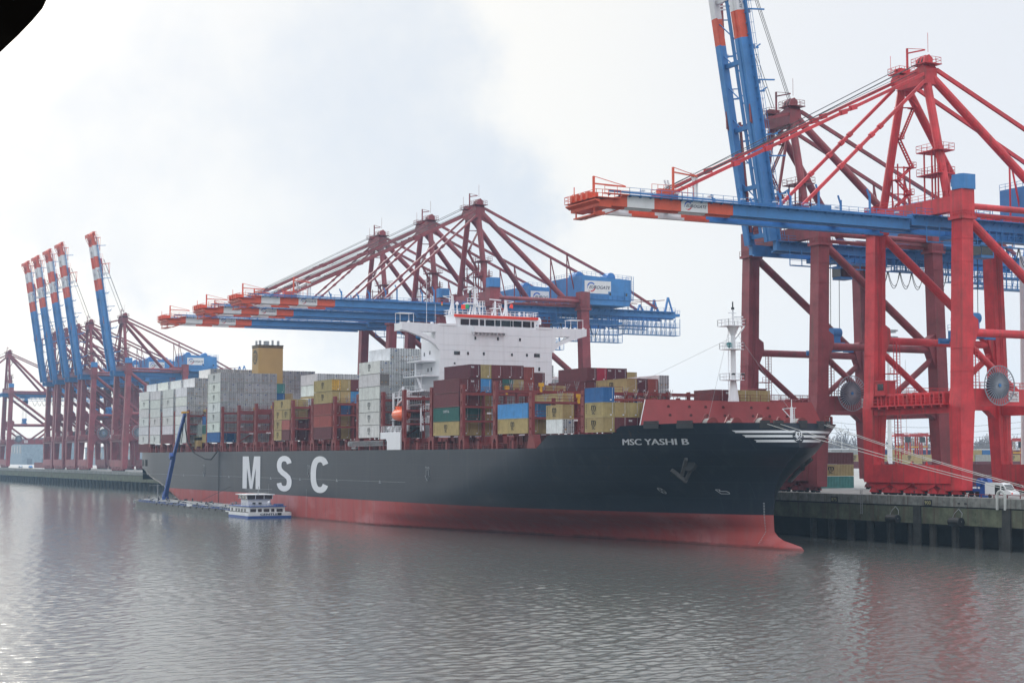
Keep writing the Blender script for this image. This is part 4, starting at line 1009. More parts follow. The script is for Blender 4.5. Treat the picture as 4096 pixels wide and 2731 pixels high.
# lashing bridges
POSTS = [-546.7,-531.6,-516.3,-501.3,-480.5,-465.6,-450.0,-434.5,-419.6,-404.4,-389.2,-374.1,-358.7,-343.8,-331.7,-316.8,-301.7,-286.7,-271.6,-251.9]
for i, X in enumerate(POSTS):
    top = 29.9 if i < 18 else (27.3 if i == 18 else 26.9)
    base = 19.5 if i < 19 else 19.6
    b = MB(); y0 = 141.45
    # slotted starboard box post
    h = (top-base)/4
    b.box(X-.55,X-.18,y0,y0+.7,base,top); b.box(X+.18,X+.55,y0,y0+.7,base,top); b.box(X-.18,X+.18,y0+.35,y0+.7,base,top)
    for k in range(5): z = base+k*h; b.box(X-.18,X+.18,y0,y0+.35,max(base,z-.75),min(top,z+.75))
    ys = [146.4+4.96*k for k in range(9)]
    for y in ys: b.box(X-.5,X-.2,y-.2,y+.2,19.45,28.6 if top > 28 else top-1); b.box(X+.25,X+.5,y-.15,y+.15,19.45,28.6 if top > 28 else top-1)
    lv = [z for z in (22.6,25.5,28.2) if z < top-.5]
    for z in lv:
        hh = .45 if z > 28 else .3
        b.box(X-.6,X-.4,y0+.7,188,z-hh,z+.1); b.box(X+.4,X+.6,y0+.7,188,z-hh,z+.1); b.box(X-.4,X+.4,y0+.7,188,z+.0,z+.06)
    if i % 2 == 0: b.bar((X,150.6,19.6),(X,155.8,22.4),.3)
    else: b.bar((X,146.4,19.6),(X,151.3,22.4),.3)
    if i in (5,6,7,16): b.bar((X+.2,156.5,22.6),(X+.2,161.2,25.3),.3)
    lb = b.build('lashing_bridge', SHIPRED, ship)
    c = MB()
    for z in lv: c.rail([(X+.62,y0+.9,z+.06),(X+.62,170,z+.06)],1.1,2.48,.05)
    c.build('handrail', SHIPRED, lb)
    c = MB()
    if i >= 3:
        for k in range(7):
            y = 144.2+2.48*k+((i*7+k*3) % 5)*.2
            for d in (-.5,.1,.6): c.bar((X+.4,y,lv[-1]+.2),(X+.45,y+d,lv[-1]+1.5+.3*((k*5+i) % 3)),.07)
        c.build('lashing_rods', GREY, lb)
    if i in (4,5,6,7,9,12,15,16,17,18): MB().box(X+.3,X+.9,151.0,151.9,lv[-1]+.9,lv[-1]+1.6).box(X+.4,X+.8,151.2,151.6,lv[-1]-.2,lv[-1]+.9).build('yellow_ladder_box', YEL, lb)
    if 3 < i < 19: MB().box(X+.62,X+.66,149.6,151.2,22.0,22.35).box(X+.62,X+.66,156.8,158.0,24.6,24.9).box(X+.62,X+.66,146.9,147.9,24.0,24.3).build('white_tag', WHITE, lb)
    # arched pedestal carrying the post
    if i < 18:
        b = MB()
        b.box(X-1.35,X-.62,141.5,142.5,16.9,19.5); b.box(X+.62,X+1.35,141.5,142.5,16.9,19.5); b.box(X-.62,X+.62,141.5,142.5,18.8,19.5)
        b.prism([(X-.62,18.3),(X-.2,18.8),(X-.62,18.8)],1,141.5,142.5); b.prism([(X+.62,18.3),(X+.62,18.8),(X+.2,18.8)],1,141.5,142.5)
        b.box(X-1.5,X+1.5,141.45,142.7,19.3,19.52); b.build('pedestal', SHIPRED, ship)
    elif i == 18: MB().prism([(X-1.7,16.9),(X+1.7,16.9),(X+.9,19.5),(X-.9,19.5)],1,141.6,143).build('pedestal', SHIPRED, ship)
for i in range(len(POSTS)-2):
    if i in (3,13): continue
    X = (POSTS[i]+POSTS[i+1])/2
    MB().box(X-.38,X+.38,141.6,142.2,16.9,18.9).prism([(X-.38,18.5),(X+.38,18.5),(X+.75,19.3),(X-.75,19.3)],1,141.6,142.3).build('stanchion', SHIPRED, ship)
b = MB(); b.rail([(-561.5,142.9,16.9),(-545,141.7,16.9)],1.1,1.9,.05,bars=3); b.rail([(-545,141.7,16.9),(-270,141.7,16.9)],1.1,1.9,.05,bars=3); b.build('deck_railing', SHIPRED, ship)
b = MB()
rnd = random.Random(3)
for k in range(90):
    x = -558+3.15*k+rnd.uniform(-.6,.6); h = rnd.uniform(.5,1.9); b.box(x,x+rnd.uniform(.3,1.5),143.4,144.4,16.9,16.9+h)
tag(b.build('deck_machinery', mat('deck_dark_red',(.10,.022,.02),.6,.3), ship), kind='stuff')
# rows of mooring gear aft
# accommodation block with bridge wings
acc = MB()
acc.box(-341,-331,149.9,178,16.9,44.3)
acc.box(-343.5,-341,152,176,16.9,41)
for s in (1,-1):
    m_ = lambda y: y if s > 0 else 327.9-y
    for poly in ([(140.8,43.1),(140.8,44.75),(149.9,44.6),(149.9,42.8),(145.2,42.75)],[(140.8,43.1),(145.2,42.75),(148.9,41.1),(148.9,40.0),(147.6,40.8),(145.4,41.7),(142.6,42.6)],[(148.9,42.75),(149.9,42.8),(149.9,38.9),(149.2,39.6),(148.9,40.0)]):
        acc.prism([(m_(y),z) for y, z in poly],0,-332.2,-331.0-.004)
    ya, yb = sorted((m_(140.9),m_(149.85)))
    acc.box(-335.5,-332.25,ya,yb,43.0,43.25); acc.box(-335.5,-335.3,ya,yb,43.25,44.4)
    e = m_(140.9); acc.box(-335.5,-332.2,min(e,e+.15*s),max(e,e+.15*s),43.25,44.6)
acc.box(-331.0,-330.0,157.8,165.9,43.0,43.25); acc.box(-330.2,-330.0,157.8,165.9,43.25,44.3)
for k in range(9): acc.box(-331,-330.2,158+.95*k,158.1+.95*k,42.5,43.0)
accom = acc.build('accommodation', SHIPWHITE, ship)
b = MB()
b.prism([(154.1,44.3),(174.0,44.3),(174.4,46.9),(153.7,46.9)],0,-336.3,-331.3); b.box(-339.6,-330.9,149.9,154.0,44.3,44.75); b.box(-339.6,-330.9,174.2,178,44.3,44.75)
b.box(-336.5,-331.5,153.4,174.8,46.9,47.0)
bh = b.build('wheelhouse', SHIPWHITE, accom)
MB().box(-331.5,-331.1,153.6,174.6,46.35,46.95).build('red_stripe', DECKRED, accom)
def wy(px): return 154.3+(px-793)/(1760-793)*19.45
for x0, x1 in ((833,935),(950,1050),(1070,1122),(1140,1248),(1262,1322),(1336,1446),(1453,1478),(1488,1590),(1607,1702),(1718,1748)):
    o = MB().box(-331.28,-331.2,wy(x0),wy(x1),44.62,45.95).build('window', GLASS, accom)
for px, z, hw, hh in [(1007,41.75,.22,.34),(1287,41.75,.22,.34),(1563,41.75,.22,.34),(783,38.3,.72,.4),(917,38.3,.22,.32),(1112,38.3,.22,.32),(1462,38.3,.22,.32),(1651,38.3,.22,.32),(1778,38.3,.72,.4),(1807,35.2,.22,.42),(756,36.0,.2,.2)]:
    y = wy(px); MB().box(-330.995,-330.93,y-hw,y+hw,z-hh,z+hh).build('window', GLASS, accom)
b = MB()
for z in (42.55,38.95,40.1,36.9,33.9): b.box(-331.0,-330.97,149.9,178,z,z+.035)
b.build('plate_seam', mat('seam_grey_paint',(.60,.61,.64)), accom)  # thin seam strips a little greyer than the wall white
for x, z in ((-339.3,38.3),(-336.2,38.5),(-337.2,34.7),(-335.4,34.8)): MB().box(x-.2,x+.2,149.82,149.9,z-.4,z+.4).build('window', GLASS, accom)
b = MB()
for z, xa in ((36.6,-341),(33.3,-343),(30.0,-342.5),(27,-342)):
    b.box(xa,-333.2 if z > 34 else -331.5,146.3,149.9,z-.25,z); b.rail([(xa,146.4,z),(-333.3 if z > 34 else -331.6,146.4,z)],1.1,1.3,.05)
b.bar((-336,146.6,33.3),(-333.2,146.6,30.0),.5,.12); b.bar((-333.3,146.5,33.2),(-333.3,146.5,30),.15)
for z in (33.4,30.1): b.box(-341.5,-340.8,148.5,149.9,z,z+3.0)
b.build('side_platforms', SHIPWHITE, accom)
b = MB(); b.box(-336,-331.2,178,180.5,33.0,33.25); b.rail([(-331.3,178,33.25),(-331.3,180.5,33.25)],1.1,.8,.05); b.box(-336,-331.2,178,180.5,29.5,29.75); b.rail([(-331.3,178,29.75),(-331.3,180.5,29.75)],1.1,.8,.05); b.build('side_platforms', SHIPWHITE, accom)
# roof rails, masts, aerials, domes
b = MB(); b.rail([(-331.6,153.4,47),(-331.6,174.8,47),(-336.5,174.8,47),(-336.5,153.4,47),(-331.6,153.4,47)],1.1,1.2,.05)
b.rail([(-335,141.2,44.7),(-335,145,44.7)],.02,4)
for s in (0,1):
    y0, y1 = ((141.0,144.2),(183.7,186.9))[s]
    for y in (y0,y1):
        for x in (-335,-332.4): b.bar((x,y,44.4),(x,y,46.9),.08)
    b.box(-335.2,-332.3,y0-.1,y1+.1,46.85,46.93)
b.build('roof_rail', SHIPWHITE, accom)
b = MB()
def col_(y, z0, z1, r, x=-335): b.tube((x,y,z0),(x,y,z1),r,r*.7,n=8)
for y, zt in ((154.2,51.4),(167.6,50.9)):
    b.bar((-334,y,47),(-334,y,zt),.3); b.bar((-334.6,y+.8,47),(-334,y+.25,zt-.2),.25); b.bar((-334,y-.7,47),(-334,y,zt-1.5),.2)
    for k in range(8): b.bar((-334,y-.25,47.6+k*.45),(-334,y+.45,47.6+k*.45),.06)
    b.bar((-334,y-2.1 if y < 160 else y+2.1,zt-.35),(-334,y,zt-.9),.16); b.bar((-334,y-2.2 if y < 160 else y+2.2,zt-.3),(-334,y+.2,zt-.1),.12)
col_(160.4,47,53.2,.38)
b.bar((-335,159.6,47),(-335,160.4,50.5),.3); b.bar((-335,161.8,47),(-335,160.8,50.8),.3); b.bar((-334,158.4,47),(-335,159.4,49.2),.25)
b.box(-336.2,-333.8,158,160.3,49.7,49.85); b.rail([(-333.8,158,49.85),(-333.8,160.3,49.85)],1.1,.7,.05); b.box(-336,-334,160.4,162.4,49.2,49.3); b.rail([(-334,160.4,49.3),(-334,162.4,49.3)],1.1,.7,.05)
b.bar((-334,161.9,47),(-334,161.9,50.4),.15); b.bar((-334,161.2,47),(-334,161.2,50.4),.15); b.bar((-334,162.5,48.2),(-334,162.5,49.3),.1)
for z, l in ((51.2,.9),(51.8,1.0),(52.3,.7),(52.9,.9),(53.3,.5)): b.bar((-335,160.4-l,z),(-335,160.4+l,z),.1)
b.bar((-335,160.4,53.2),(-335,160.4,55.2),.1); b.bar((-335,159.9,51),(-335,159.9,53.6),.08); b.bar((-335,161,51),(-335,161,53.2),.08)
b.bar((-335,157.5,52.9),(-335,160.7,53.7),.2); b.tube((-335,158.9,52.2),(-335,158.9,52.8),.35,n=10)
col_(165.5,47,50.6,.28); b.bar((-335,164.6,47),(-335,165.3,49),.2); b.box(-336,-334,164.5,166.6,48.9,49.0); b.rail([(-334,164.5,49),(-334,166.6,49)],1.0,.7,.05); b.bar((-335,164.1,51.0),(-335,167.0,50.9),.22)
b.bar((-334,166.8,47),(-334,166.1,49.6),.18)
for y, z, r in ((155.5,49.4,.36),(171.2,47.7,.28),(173.2,47.6,.18),(172.4,47.9,.14)): b.tube((-334,y,47),(-334,y,z),.12,n=6); b.tube((-334,y,z-.1),(-334,y,z+.3),r,r*.95,n=12); b.tube((-334,y,z+.3),(-334,y,z+.55),r*.95,r*.4,n=12)
b.bar((-333,147.6,44.7),(-333,147.6,54.5),.07); b.bar((-333,149.7,44.7),(-333,149.7,49.2),.05)
b.tube((-334,176,44.7),(-334,176,45.6),.18,n=8); b.tube((-334,175.6,44.7),(-334,176,45.4),.08,n=6); b.tube((-334,176,45.6),(-334,176,46.6),.72,.74,n=18); b.tube((-334,176,46.6),(-334,176,47.1),.74,.45,n=18); b.tube((-334,176,47.1),(-334,176,47.25),.45,.1,n=18)
for y in (142.6,148.2,181.5,186.4): b.tube((-331.6,y,44.7),(-331.1,y,44.75),.28,n=10)
b.build('radar_masts', SHIPWHITE, accom)
MB().bar((-334.6,159.0,50.6),(-334.6,159.0,52.7),.35).build('signal_tube', DARK, accom)
fl = MB(); fl.box(-333.95,-333.9,156.5,157.5,48.4,49.4,0); fl.box(-333.95,-333.9,157.5,158.4,48.6,49.5,1); fl.build('flag',[DECKRED,mat('flag_green',(.02,.35,.12))], accom)
fl = MB(); fl.prism([(168.5,49.2),(169.5,49.0),(169.5,49.9),(169.0,50.1)],0,-333.95,-333.9); fl.build('flag', DECKRED, accom)
fl = MB(); fl.box(-333.95,-333.9,151.6,151.9,49.0,49.4,0); fl.box(-333.95,-333.9,151.6,151.9,49.4,49.8,1); fl.box(-333.95,-333.9,151.6,151.9,49.8,50.2,2); fl.build('flag',[YEL,DECKRED,DARK], accom)
# funnel
b = MB(); b.box(-490,-484,158.4,166.3,19,49.5); fn = b.build('funnel', FUNNEL, ship)
MB().box(-490.1,-483.9,158.3,166.4,48.75,49.05).box(-490.15,-483.85,158.25,166.45,49.3,49.6).build('funnel_band', DARK, fn)
b = MB()
for x, y, r, h in ((-489,159.4,.35,1.5),(-488.2,160.3,.4,1.6),(-487.5,162.1,.9,1.4),(-486,163.6,.35,1.6),(-486,165.4,.42,1.45)): b.tube((x,y,49.5),(x,y,49.6+h),r,n=12)
b.build('exhaust_pipe', mat('pale_exhaust',(.55,.57,.58)), fn)
b = MB(); c = Vector((-487,158.36,45.9)); n = 28
b.add([c]+[c+Vector((2.3*math.cos(2*math.pi*k/n),-.01,2.25*math.sin(2*math.pi*k/n))) for k in range(n)],[(0,1+k,1+(k+1) % n) for k in range(n)],0)
put_text(b,'m',(-488.6,158.3,45.9),(1,0,0),(0,0,1),3.2,1.2,1,bold=.05); put_text(b,'sc',(-488.3,158.3,44.3),(1,0,0),(0,0,1),2.7,1.1,1,bold=.05); b.box(-488.9,-485.1,158.29,158.31,45.62,45.76,1)
b.build('funnel_emblem',[mat('emblem_dark_olive',(.10,.085,.05)),FUNNEL], fn)
# foremast, bow mast, breakwater
b = MB(); X, Y = -241, 165.8
b.tube((X,Y,25.0),(X,Y,28.4),1.0,.55,n=12); b.tube((X,Y,28.4),(X,Y,37.6),.52,.38,n=12); b.tube((X,Y,36.6),(X,Y,38.2),.40,1.1,n=12); b.tube((X,Y,38.2),(X,Y,41.4),.16,n=8); b.bar((X,Y-.9,40.6),(X,Y+.7,40.6),.12); b.bar((X-.4,Y,39.9),(X+.9,Y+1.6,39.9),.2)
for z, w in ((38.3,1.7),(34.2,1.5),(28.8,1.5)):
    b.box(X-w,X+w,Y-w*1.2,Y+w*.9,z-.1,z); b.rail([(X+w,Y-w*1.2,z),(X+w,Y+w*.9,z),(X-w,Y+w*.9,z),(X-w,Y-w*1.2,z),(X+w,Y-w*1.2,z)],1.1,1.0,.05)
b.bar((X,Y+.4,36.0),(X+.5,Y+2.1,38.2),.25)
for k in range(26): b.bar((X,Y-.95,25.6+k*.48),(X,Y-.6,25.6+k*.48),.06)
b.bar((X,Y-1.0,25.4),(X,Y-1.0,38),.07)
fm = b.build('foremast', SHIPWHITE, ship)
MB().tube((X+.2,Y-.9,34.9),(X+.9,Y-1.5,35.0),.5,.42,n=12).build('foghorn', mat('horn_teal',(.10,.30,.32)), fm)
MB().box(X-.2,X+.2,Y-.2,Y+.2,41.2,41.6).box(X+1.2,X+1.6,Y-1.2,Y-.7,29.6,29.9).box(X+1.2,X+1.6,Y+.8,Y+1.2,29.6,29.9).tube((X,Y,41.6),(X,Y,42.6),.12).build('mast_lamp', DARK, fm)
b = MB(); b.bar((X,Y-.8,36),(-262.5,156,27.5),.035); b.bar((X,Y-1,37),(-237,157.6,21),.035); b.bar((X,Y,38),(-224.5,167.5,21),.035); b.build('stay_wire', GREY, ship)
b = MB(); X, Y = -225.2, 166.6
b.tube((X,Y,19.5),(X,Y,23.6),.32,.24,n=8); b.tube((X,Y,23.6),(X,Y,24.9),.07); b.bar((X,Y-1.9,23.3),(X,Y+.9,23.5),.09); b.bar((X,Y-1.9,23.3),(X,Y,21.6),.12)
for k in range(9): b.bar((X,Y+.25,20.2+k*.36),(X,Y+.6,20.2+k*.36),.06)
b.bar((X,Y+.6,20),(X,Y+.6,23.4),.06); b.build('bow_mast', SHIPWHITE, ship)
b = MB(); xb, xt = -241.5, -243.5
b.add([(xb,146.6,19.4),(xb,186.5,19.4),(xt,184.6,25.2),(xt,149.2,25.2),(xb-.25,146.6,19.4),(xb-.25,186.5,19.4),(xt-.25,184.6,25.2),(xt-.25,149.2,25.2)],[(0,1,2,3),(7,6,5,4),(0,3,7,4),(3,2,6,7),(1,5,6,2)])
bw = b.build('breakwater', mat('breakwater_red',(.27,.034,.036),.5,.15,.3,.1), ship)
b = MB(); b.bar((xb+.05,146.55,19.5),(xt+.05,149.15,25.2),.12); b.build('white_edge', WHITE, bw)
b = MB()
for y in (153.6,157.9,161.3,165,171,174.6,178.4):
    for z in (24.0,22.5):
        f_ = (z-19.4)/5.8; x = xb+(xt-xb)*f_+.04
        n = 12; b.add([(x+.02,y+.3*math.cos(2*math.pi*k/n),z+.3*math.sin(2*math.pi*k/n)) for k in range(n)],[tuple(range(n))])
b.build('drain_hole', mat('drain_dark',(.09,.015,.015)), bw)
b = MB(); b.rail([(xt-.2,149.3,25.2),(xt-.2,184.4,25.2)],1.1,2.2,.05); b.build('handrail', SHIPRED, bw)
# forecastle winches and rollers
def winch(x, y, big, parent=ship):
    b = MB(); r = 1.15 if big else .9; z = 19.5+r+.25
    b.tube((x-.9,y,z),(x+.9,y,z),r*.55,n=14); b.tube((x-1.0,y,z),(x-.85,y,z),r,n=18); b.tube((x+.85,y,z),(x+1.0,y,z),r,n=18); b.box(x-1.4,x+1.4,y-.9,y+.9,19.5,19.9); b.box(x+1.1,x+1.9,y-.5,y+.5,19.5,z+.3)
    b.bar((x-1.4,y-1.2,19.6),(x-1.2,y,z+r+.5),.25); b.bar((x-1.2,y,z+r+.5),(x-1.0,y+1.5,19.8),.25)
    wn = b.build('winch', SHIPRED, parent); MB().tube((x-.8,y,z),(x+.8,y,z),r*.86,n=18).build('rope_coil', mat('rope_coil_grey',(.30,.29,.27),.8), wn)
for x, y, g in ((-236,157.4,1),(-235,161.6,1),(-230.5,158.2,0),(-229,163.4,1),(-232.5,166.4,1),(-229,167.6,0),(-230.5,172,1),(-236,175,0)): winch(x,y,g)
for y in (146.5,149.8,160.2,162.4,167.1,172.0,174.4):
    x = bowx(y,20.6); p = Vector((x,y,20.6)); b = MB()
    for k in (0,): 
        t_ = bowp(y+.3,20.6,0)-bowp(y-.3,20.6,0); t_.normalize(); nrm = Vector((t_.y,-t_.x,0))
        if nrm.x < 0: nrm = -nrm
        c0 = p+nrm*.1; L_ = 1.3 if y < 150 else .8
        b.bar(c0-t_*L_+Vector((0,0,.55)),c0+t_*L_+Vector((0,0,.55)),.65,.35); b.bar(c0-t_*L_*1.1+Vector((0,0,-.1)),c0+t_*L_*1.1+Vector((0,0,-.1)),.4,.9)
    b.build('roller_fairlead', DARK, ship)
b = MB(); b.rail([(-225.6,173.8,20.9),(-228.5,177.2,20.9),(-232,180.3,20.9)],1.3,1.3,.1); b.build('bow_rail', SHIPRED, ship)
# white boarding station, ladder, people-scale details
b = MB(); b.prism([(-343.6,19.3),(-340.4,19.3),(-339.8,18.8),(-339.8,16.9),(-332.3,16.9),(-332.3,20.8),(-343.6,20.8)],1,141.1,141.42); st = b.build('boarding_station', SHIPWHITE, ship)
b = MB(); b.rail([(-343.4,141.3,20.8),(-332.4,141.3,20.8)],1.3,1.0,.06,bars=3); b.tube((-342,142.5,21.6),(-340.8,142.5,21.6),.5); b.prism([(-339.4,20.8),(-338.4,20.8),(-337.7,22),(-338.4,22)],1,141.5,142.3); b.prism([(-337,20.8),(-336,20.8),(-335.3,22),(-336,22)],1,141.5,142.3); b.build('station_rail', SHIPWHITE, st)
b = MB(); X0, X1 = -362.5, -341.5
for z in (17.9,18.9):
    for y in (140.9,141.7): b.bar((X0,y,z),(X1,y,z),.13)
for k in range(30): x = X0+k*.7; b.bar((x,140.9,17.9),(x+.35,140.9,18.9),.08); b.bar((x+.35,140.9,18.9),(x+.7,140.9,17.9),.08); b.bar((x,141.7,17.9),(x+.35,141.7,18.9),.08)
b.tube((X0-.2,140.9,18.4),(X0-.2,141.7,18.4),.55,n=10); b.box(X0+1.5,X0+4,141,141.8,17.2,17.6); b.build('accommodation_ladder', GREY, ship)
# provision crane and white gear aft of the bridge and beside the funnel
TAN = mat('tan_paint',(.55,.40,.16),.5,.1)
b = MB(); b.box(-509.3,-507,144,145.4,16.9,21.4); b.box(-502,-498.5,144,145.4,16.9,21.4); b.box(-509.3,-498.5,144,146.4,20.5,21.5); b.box(-505.8,-504.2,144.4,145.6,16.9,21)
b.bar((-515,147.2,30),(-499,147.2,29.7),.9,.8); b.box(-515.4,-513,146.7,147.7,29.6,30.6); b.build('tan_deck_crane', TAN, ship)
b = MB(); b.box(-508,-499.5,144.6,147,21.5,25.5); b.rail([(-509,144.1,21.5),(-498.6,144.1,21.5)],1.1,1.2,.06); b.build('control_cabin', mat('pale_green_grey',(.36,.42,.40),.5), ship)
b = MB()
for x, y, z in ((-343,144,29.6),(-339,144.6,31),(-335,144,28.4)): b.tube((x,y,21),(x,y,z),.3,n=8)
b.box(-344,-333,144,148,28.4,28.7); b.rail([(-344,144.1,28.7),(-333,144.1,28.7)],1.1,1.3,.06); b.box(-343.5,-334,143.5,148,23.5,23.7); b.rail([(-343.5,143.6,23.7),(-334,143.6,23.7)],1.1,1.2,.06)
b.bar((-333.2,143.4,21),(-333.2,143.4,30),.5); b.bar((-333.2,143.4,29.5),(-337.5,142.6,26.8),.3); b.bar((-337,142.4,26.6),(-336,142.4,29.8),.18); b.bar((-336,142.4,29.8),(-334.5,142.4,30.4),.14)
b.bar((-338,143.6,20.9),(-334.5,143.6,23.2),.35); b.bar((-331,146,21),(-333,146.4,27),.35); b.bar((-330,145,20.9),(-330,145,26),.25)
for k in range(7): b.box(-330.5+k*1.6,-330.1+k*1.6,147,148,20,20.2+((k*37) % 5))
b.rail([(-331,146,22.6),(-318,146,22.6)],1.1,1.4,.06); b.rail([(-331,146,25.4),(-320,146,25.4)],1.1,1.4,.06)
b.build('davit_gear', SHIPWHITE, ship)
# lifeboat hangs from its davit: a thing of its own
lbt = thing('lifeboat','orange enclosed lifeboat hanging beside the white accommodation block','lifeboat',(-335.4,142.3,23.2))
b = MB(); secs = [(-339.4,.15,24.5,24.9),(-338.9,.9,23.9,25.5),(-338,1.25,23.4,25.8),(-336.5,1.4,23.2,25.9),(-334.5,1.4,23.2,25.9),(-332.8,1.2,23.4,25.7),(-331.8,.7,23.9,25.3),(-331.4,.1,24.4,24.8)]
vs = []; n = 12
for x, wv, z0, z1 in secs:
    for k in range(n):
        t_ = 2*math.pi*k/n; vs.append((x,142.7+wv*math.cos(t_),(z0+z1)/2+(z1-z0)/2*math.sin(t_)))
b.add(vs,[(j*n+k,j*n+(k+1) % n,(j+1)*n+(k+1) % n,(j+1)*n+k) for j in range(len(secs)-1) for k in range(n)]+[tuple(range(n)),tuple(range(n*len(secs)-1,n*len(secs)-n-1,-1))])
b.build('body', LIFEORANGE, lbt, smooth=True)
MB().prism([(-338.2,25.6),(-336.2,25.7),(-336.5,26.5),(-337.8,26.4)],1,142.0,143.4).build('cockpit', LIFEORANGE, lbt)
b = MB()
for k in range(8): b.box(-338.6+k*.8,-338.3+k*.8,141.27,141.33,24.55,24.63)
b.build('grab_marks', WHITE, lbt)
MB().box(-337.8,-337.1,141.9,141.98,25.9,26.3).build('window', GLASS, lbt)
# deckhand at the rail
def person(x, y, z, top, trousers, label, s=1.0, name='person', pose=0.25):
    t = thing(name,label,'person',(x,y,z))
    me = bpy.data.meshes.new('body'); bm_v = [(0,0,.92),(0,0,1.15),(0,0,1.42),(0,0,1.55),(0,0,1.72),(.2,0,1.42),(.3,.05,1.15),(.32,.2,.95),(-.2,0,1.42),(-.3,.05,1.15),(-.32,.2,.95),(.1,0,.88),(.12,pose*.3,.48),(.12,pose*.1,.05),(-.1,0,.88),(-.12,-pose*.3,.48),(-.12,-pose,.05)]
    ed = [(0,1),(1,2),(2,3),(3,4),(2,5),(5,6),(6,7),(2,8),(8,9),(9,10),(0,11),(11,12),(12,13),(0,14),(14,15),(15,16)]
    rad = [.16,.15,.17,.07,.11,.08,.06,.045,.08,.06,.045,.11,.08,.07,.11,.08,.07]
    me.from_pydata([tuple(c*s for c in v) for v in bm_v],ed,[]); o = bpy.data.objects.new('body',me); sc.collection.objects.link(o)
    o.parent = t; md = o.modifiers.new('skin','SKIN')
    for v, r in zip(me.skin_vertices[0].data, rad): v.radius = (r*s,r*s)
    me.skin_vertices[0].data[0].use_root = True
    o.modifiers.new('sub','SUBSURF').levels = 1; me.materials.append(top)
    MB().tube((x,y,z+1.66*s),(x,y,z+1.84*s),.13*s,.08*s,n=10).build('helmet', WHITE, t)
    return t
person(-405.3,142.6,16.9,DECKRED,DARK,'deckhand in an orange red overall standing by the ship rail under the yellow containers')
# ================================================================ containers
def box_mesh(L, Hh, kind, name):
    b = MB(); Wd = 2.39; t = .09
    for x in (0, L-t*1.4):
        for y in (0, Wd-t*1.4): b.box(x, x+t*1.4, y, y+t*1.4, 0, Hh)
    for y in (0, Wd-t): b.box(t*1.4, L-t*1.4, y, y+t, 0, .16); b.box(t*1.4, L-t*1.4, y, y+t, Hh-.1, Hh)
    for x in (0, L-t): b.box(x, x+t, t*1.4, Wd-t*1.4, 0, .16); b.box(x, x+t, t*1.4, Wd-t*1.4, Hh-.1, Hh)
    b.add([(0,0,Hh-.02),(L,0,Hh-.02),(L,Wd,Hh-.02),(0,Wd,Hh-.02)],[(0,1,2,3)]); b.add([(0,0,.02),(L,0,.02),(L,Wd,.02),(0,Wd,.02)],[(3,2,1,0)])
    def corr(n, d, f, flip=False):
        pts = []; 
        for k in range(n):
            s = k/n; e = 1/n
            pts += [(s, 0), (s+.3*e, 0), (s+.45*e, d), (s+.85*e, d)]
        pts.append((1, 0)); vs = []
        for s, dd in pts: vs += [f(s, dd, .16), f(s, dd, Hh-.1)]
        fs = [(2*k, 2*k+2, 2*k+3, 2*k+1) for k in range(len(pts)-1)]
        b.add(vs, [q[::-1] for q in fs] if flip else fs)
    if kind == 'dry':
        n = int(L/.42); corr(n, .07, lambda s, d, z: (.12+s*(L-.24), .015+d, z)); corr(n, .07, lambda s, d, z: (.12+s*(L-.24), Wd-.015-d, z), True)
        corr(7, .07, lambda s, d, z: (L-.015-d, .12+s*(Wd-.24), z)); corr(7, .07, lambda s, d, z: (.015+d, .12+s*(Wd-.24), z), True)
    else:
        n = int(L/.8); corr(n, .022, lambda s, d, z: (.12+s*(L-.24), .01+d, z)); corr(n, .022, lambda s, d, z: (.12+s*(L-.24), Wd-.01-d, z), True)
        b.box(L-.05, L-.03, .1, Wd-.1, .12, Hh-.1); b.box(.03, .05, .1, Wd-.1, .12, Hh-.1)
    me = b.build(name, BOX); d = me.data; bpy.data.objects.remove(me); return d
LBOX = 12.55
MESH = {('dry',40): box_mesh(LBOX,2.80,'dry','container_forty_dry'), ('reef',40): box_mesh(LBOX,2.80,'reef','container_forty_reefer'),
        ('dry',20): box_mesh(6.15,2.54,'dry','container_twenty_dry'), ('reef',20): box_mesh(6.15,2.54,'reef','container_twenty_reefer'), ('dry',41): box_mesh(LBOX,2.56,'dry','container_forty_standard')}
def door_mesh(L, Hh, v=0):
    b = MB(); x = L-.03
    b.box(x, x+.035, .1, 1.19, .14, Hh-.1, 0); b.box(x, x+.035, 1.23, 2.32, .14, Hh-.1, 0); b.box(x-.005, x+.01, 1.19, 1.23, .14, Hh-.1, 1)
    for y in (.38, .85, 1.57, 2.04):
        b.bar((x+.07, y, .12), (x+.07, y, Hh-.06), .05, m=1)
        b.box(x+.04, x+.1, y-.1, y+.1, .1, .22, 1); b.box(x+.04, x+.1, y-.1, y+.1, Hh-.2, Hh-.08, 1); b.box(x+.05, x+.1, y-.16, y+.16, 1.05, 1.11, 1)
    for y in (.12, 2.26):
        for z in (.4, 1.1, 1.8, 2.4): b.box(x+.02, x+.06, y, y+.06, z, z+.14, 1)
    if v == 0: b.box(x+.036, x+.045, 1.45, 1.72, .75, .98, 2); b.box(x+.036, x+.045, .5, .72, .75, .95, 2)
    if v == 1: b.box(x+.036, x+.045, 1.62, 1.86, .62, .86, 2); b.box(x+.036, x+.045, .15, .42, Hh-.75, Hh-.4, 3)
    if v == 2: b.box(x+.036, x+.045, .55, .8, .6, .85, 2); b.box(x+.036, x+.045, 1.3, 1.75, Hh-.7, Hh-.45, 3)
    o = b.build('door_end', [BOX, BOXDARK, mat('sticker_amber',(.5,.25,.03)), mat('sticker_blue',(.04,.10,.28))]); d = o.data; bpy.data.objects.remove(o); return d
DOOR = {(L, v): door_mesh(LBOX if L == 40 else 6.15, 2.80 if L == 40 else 2.54, v) for L in (40, 20) for v in (0, 1, 2)}
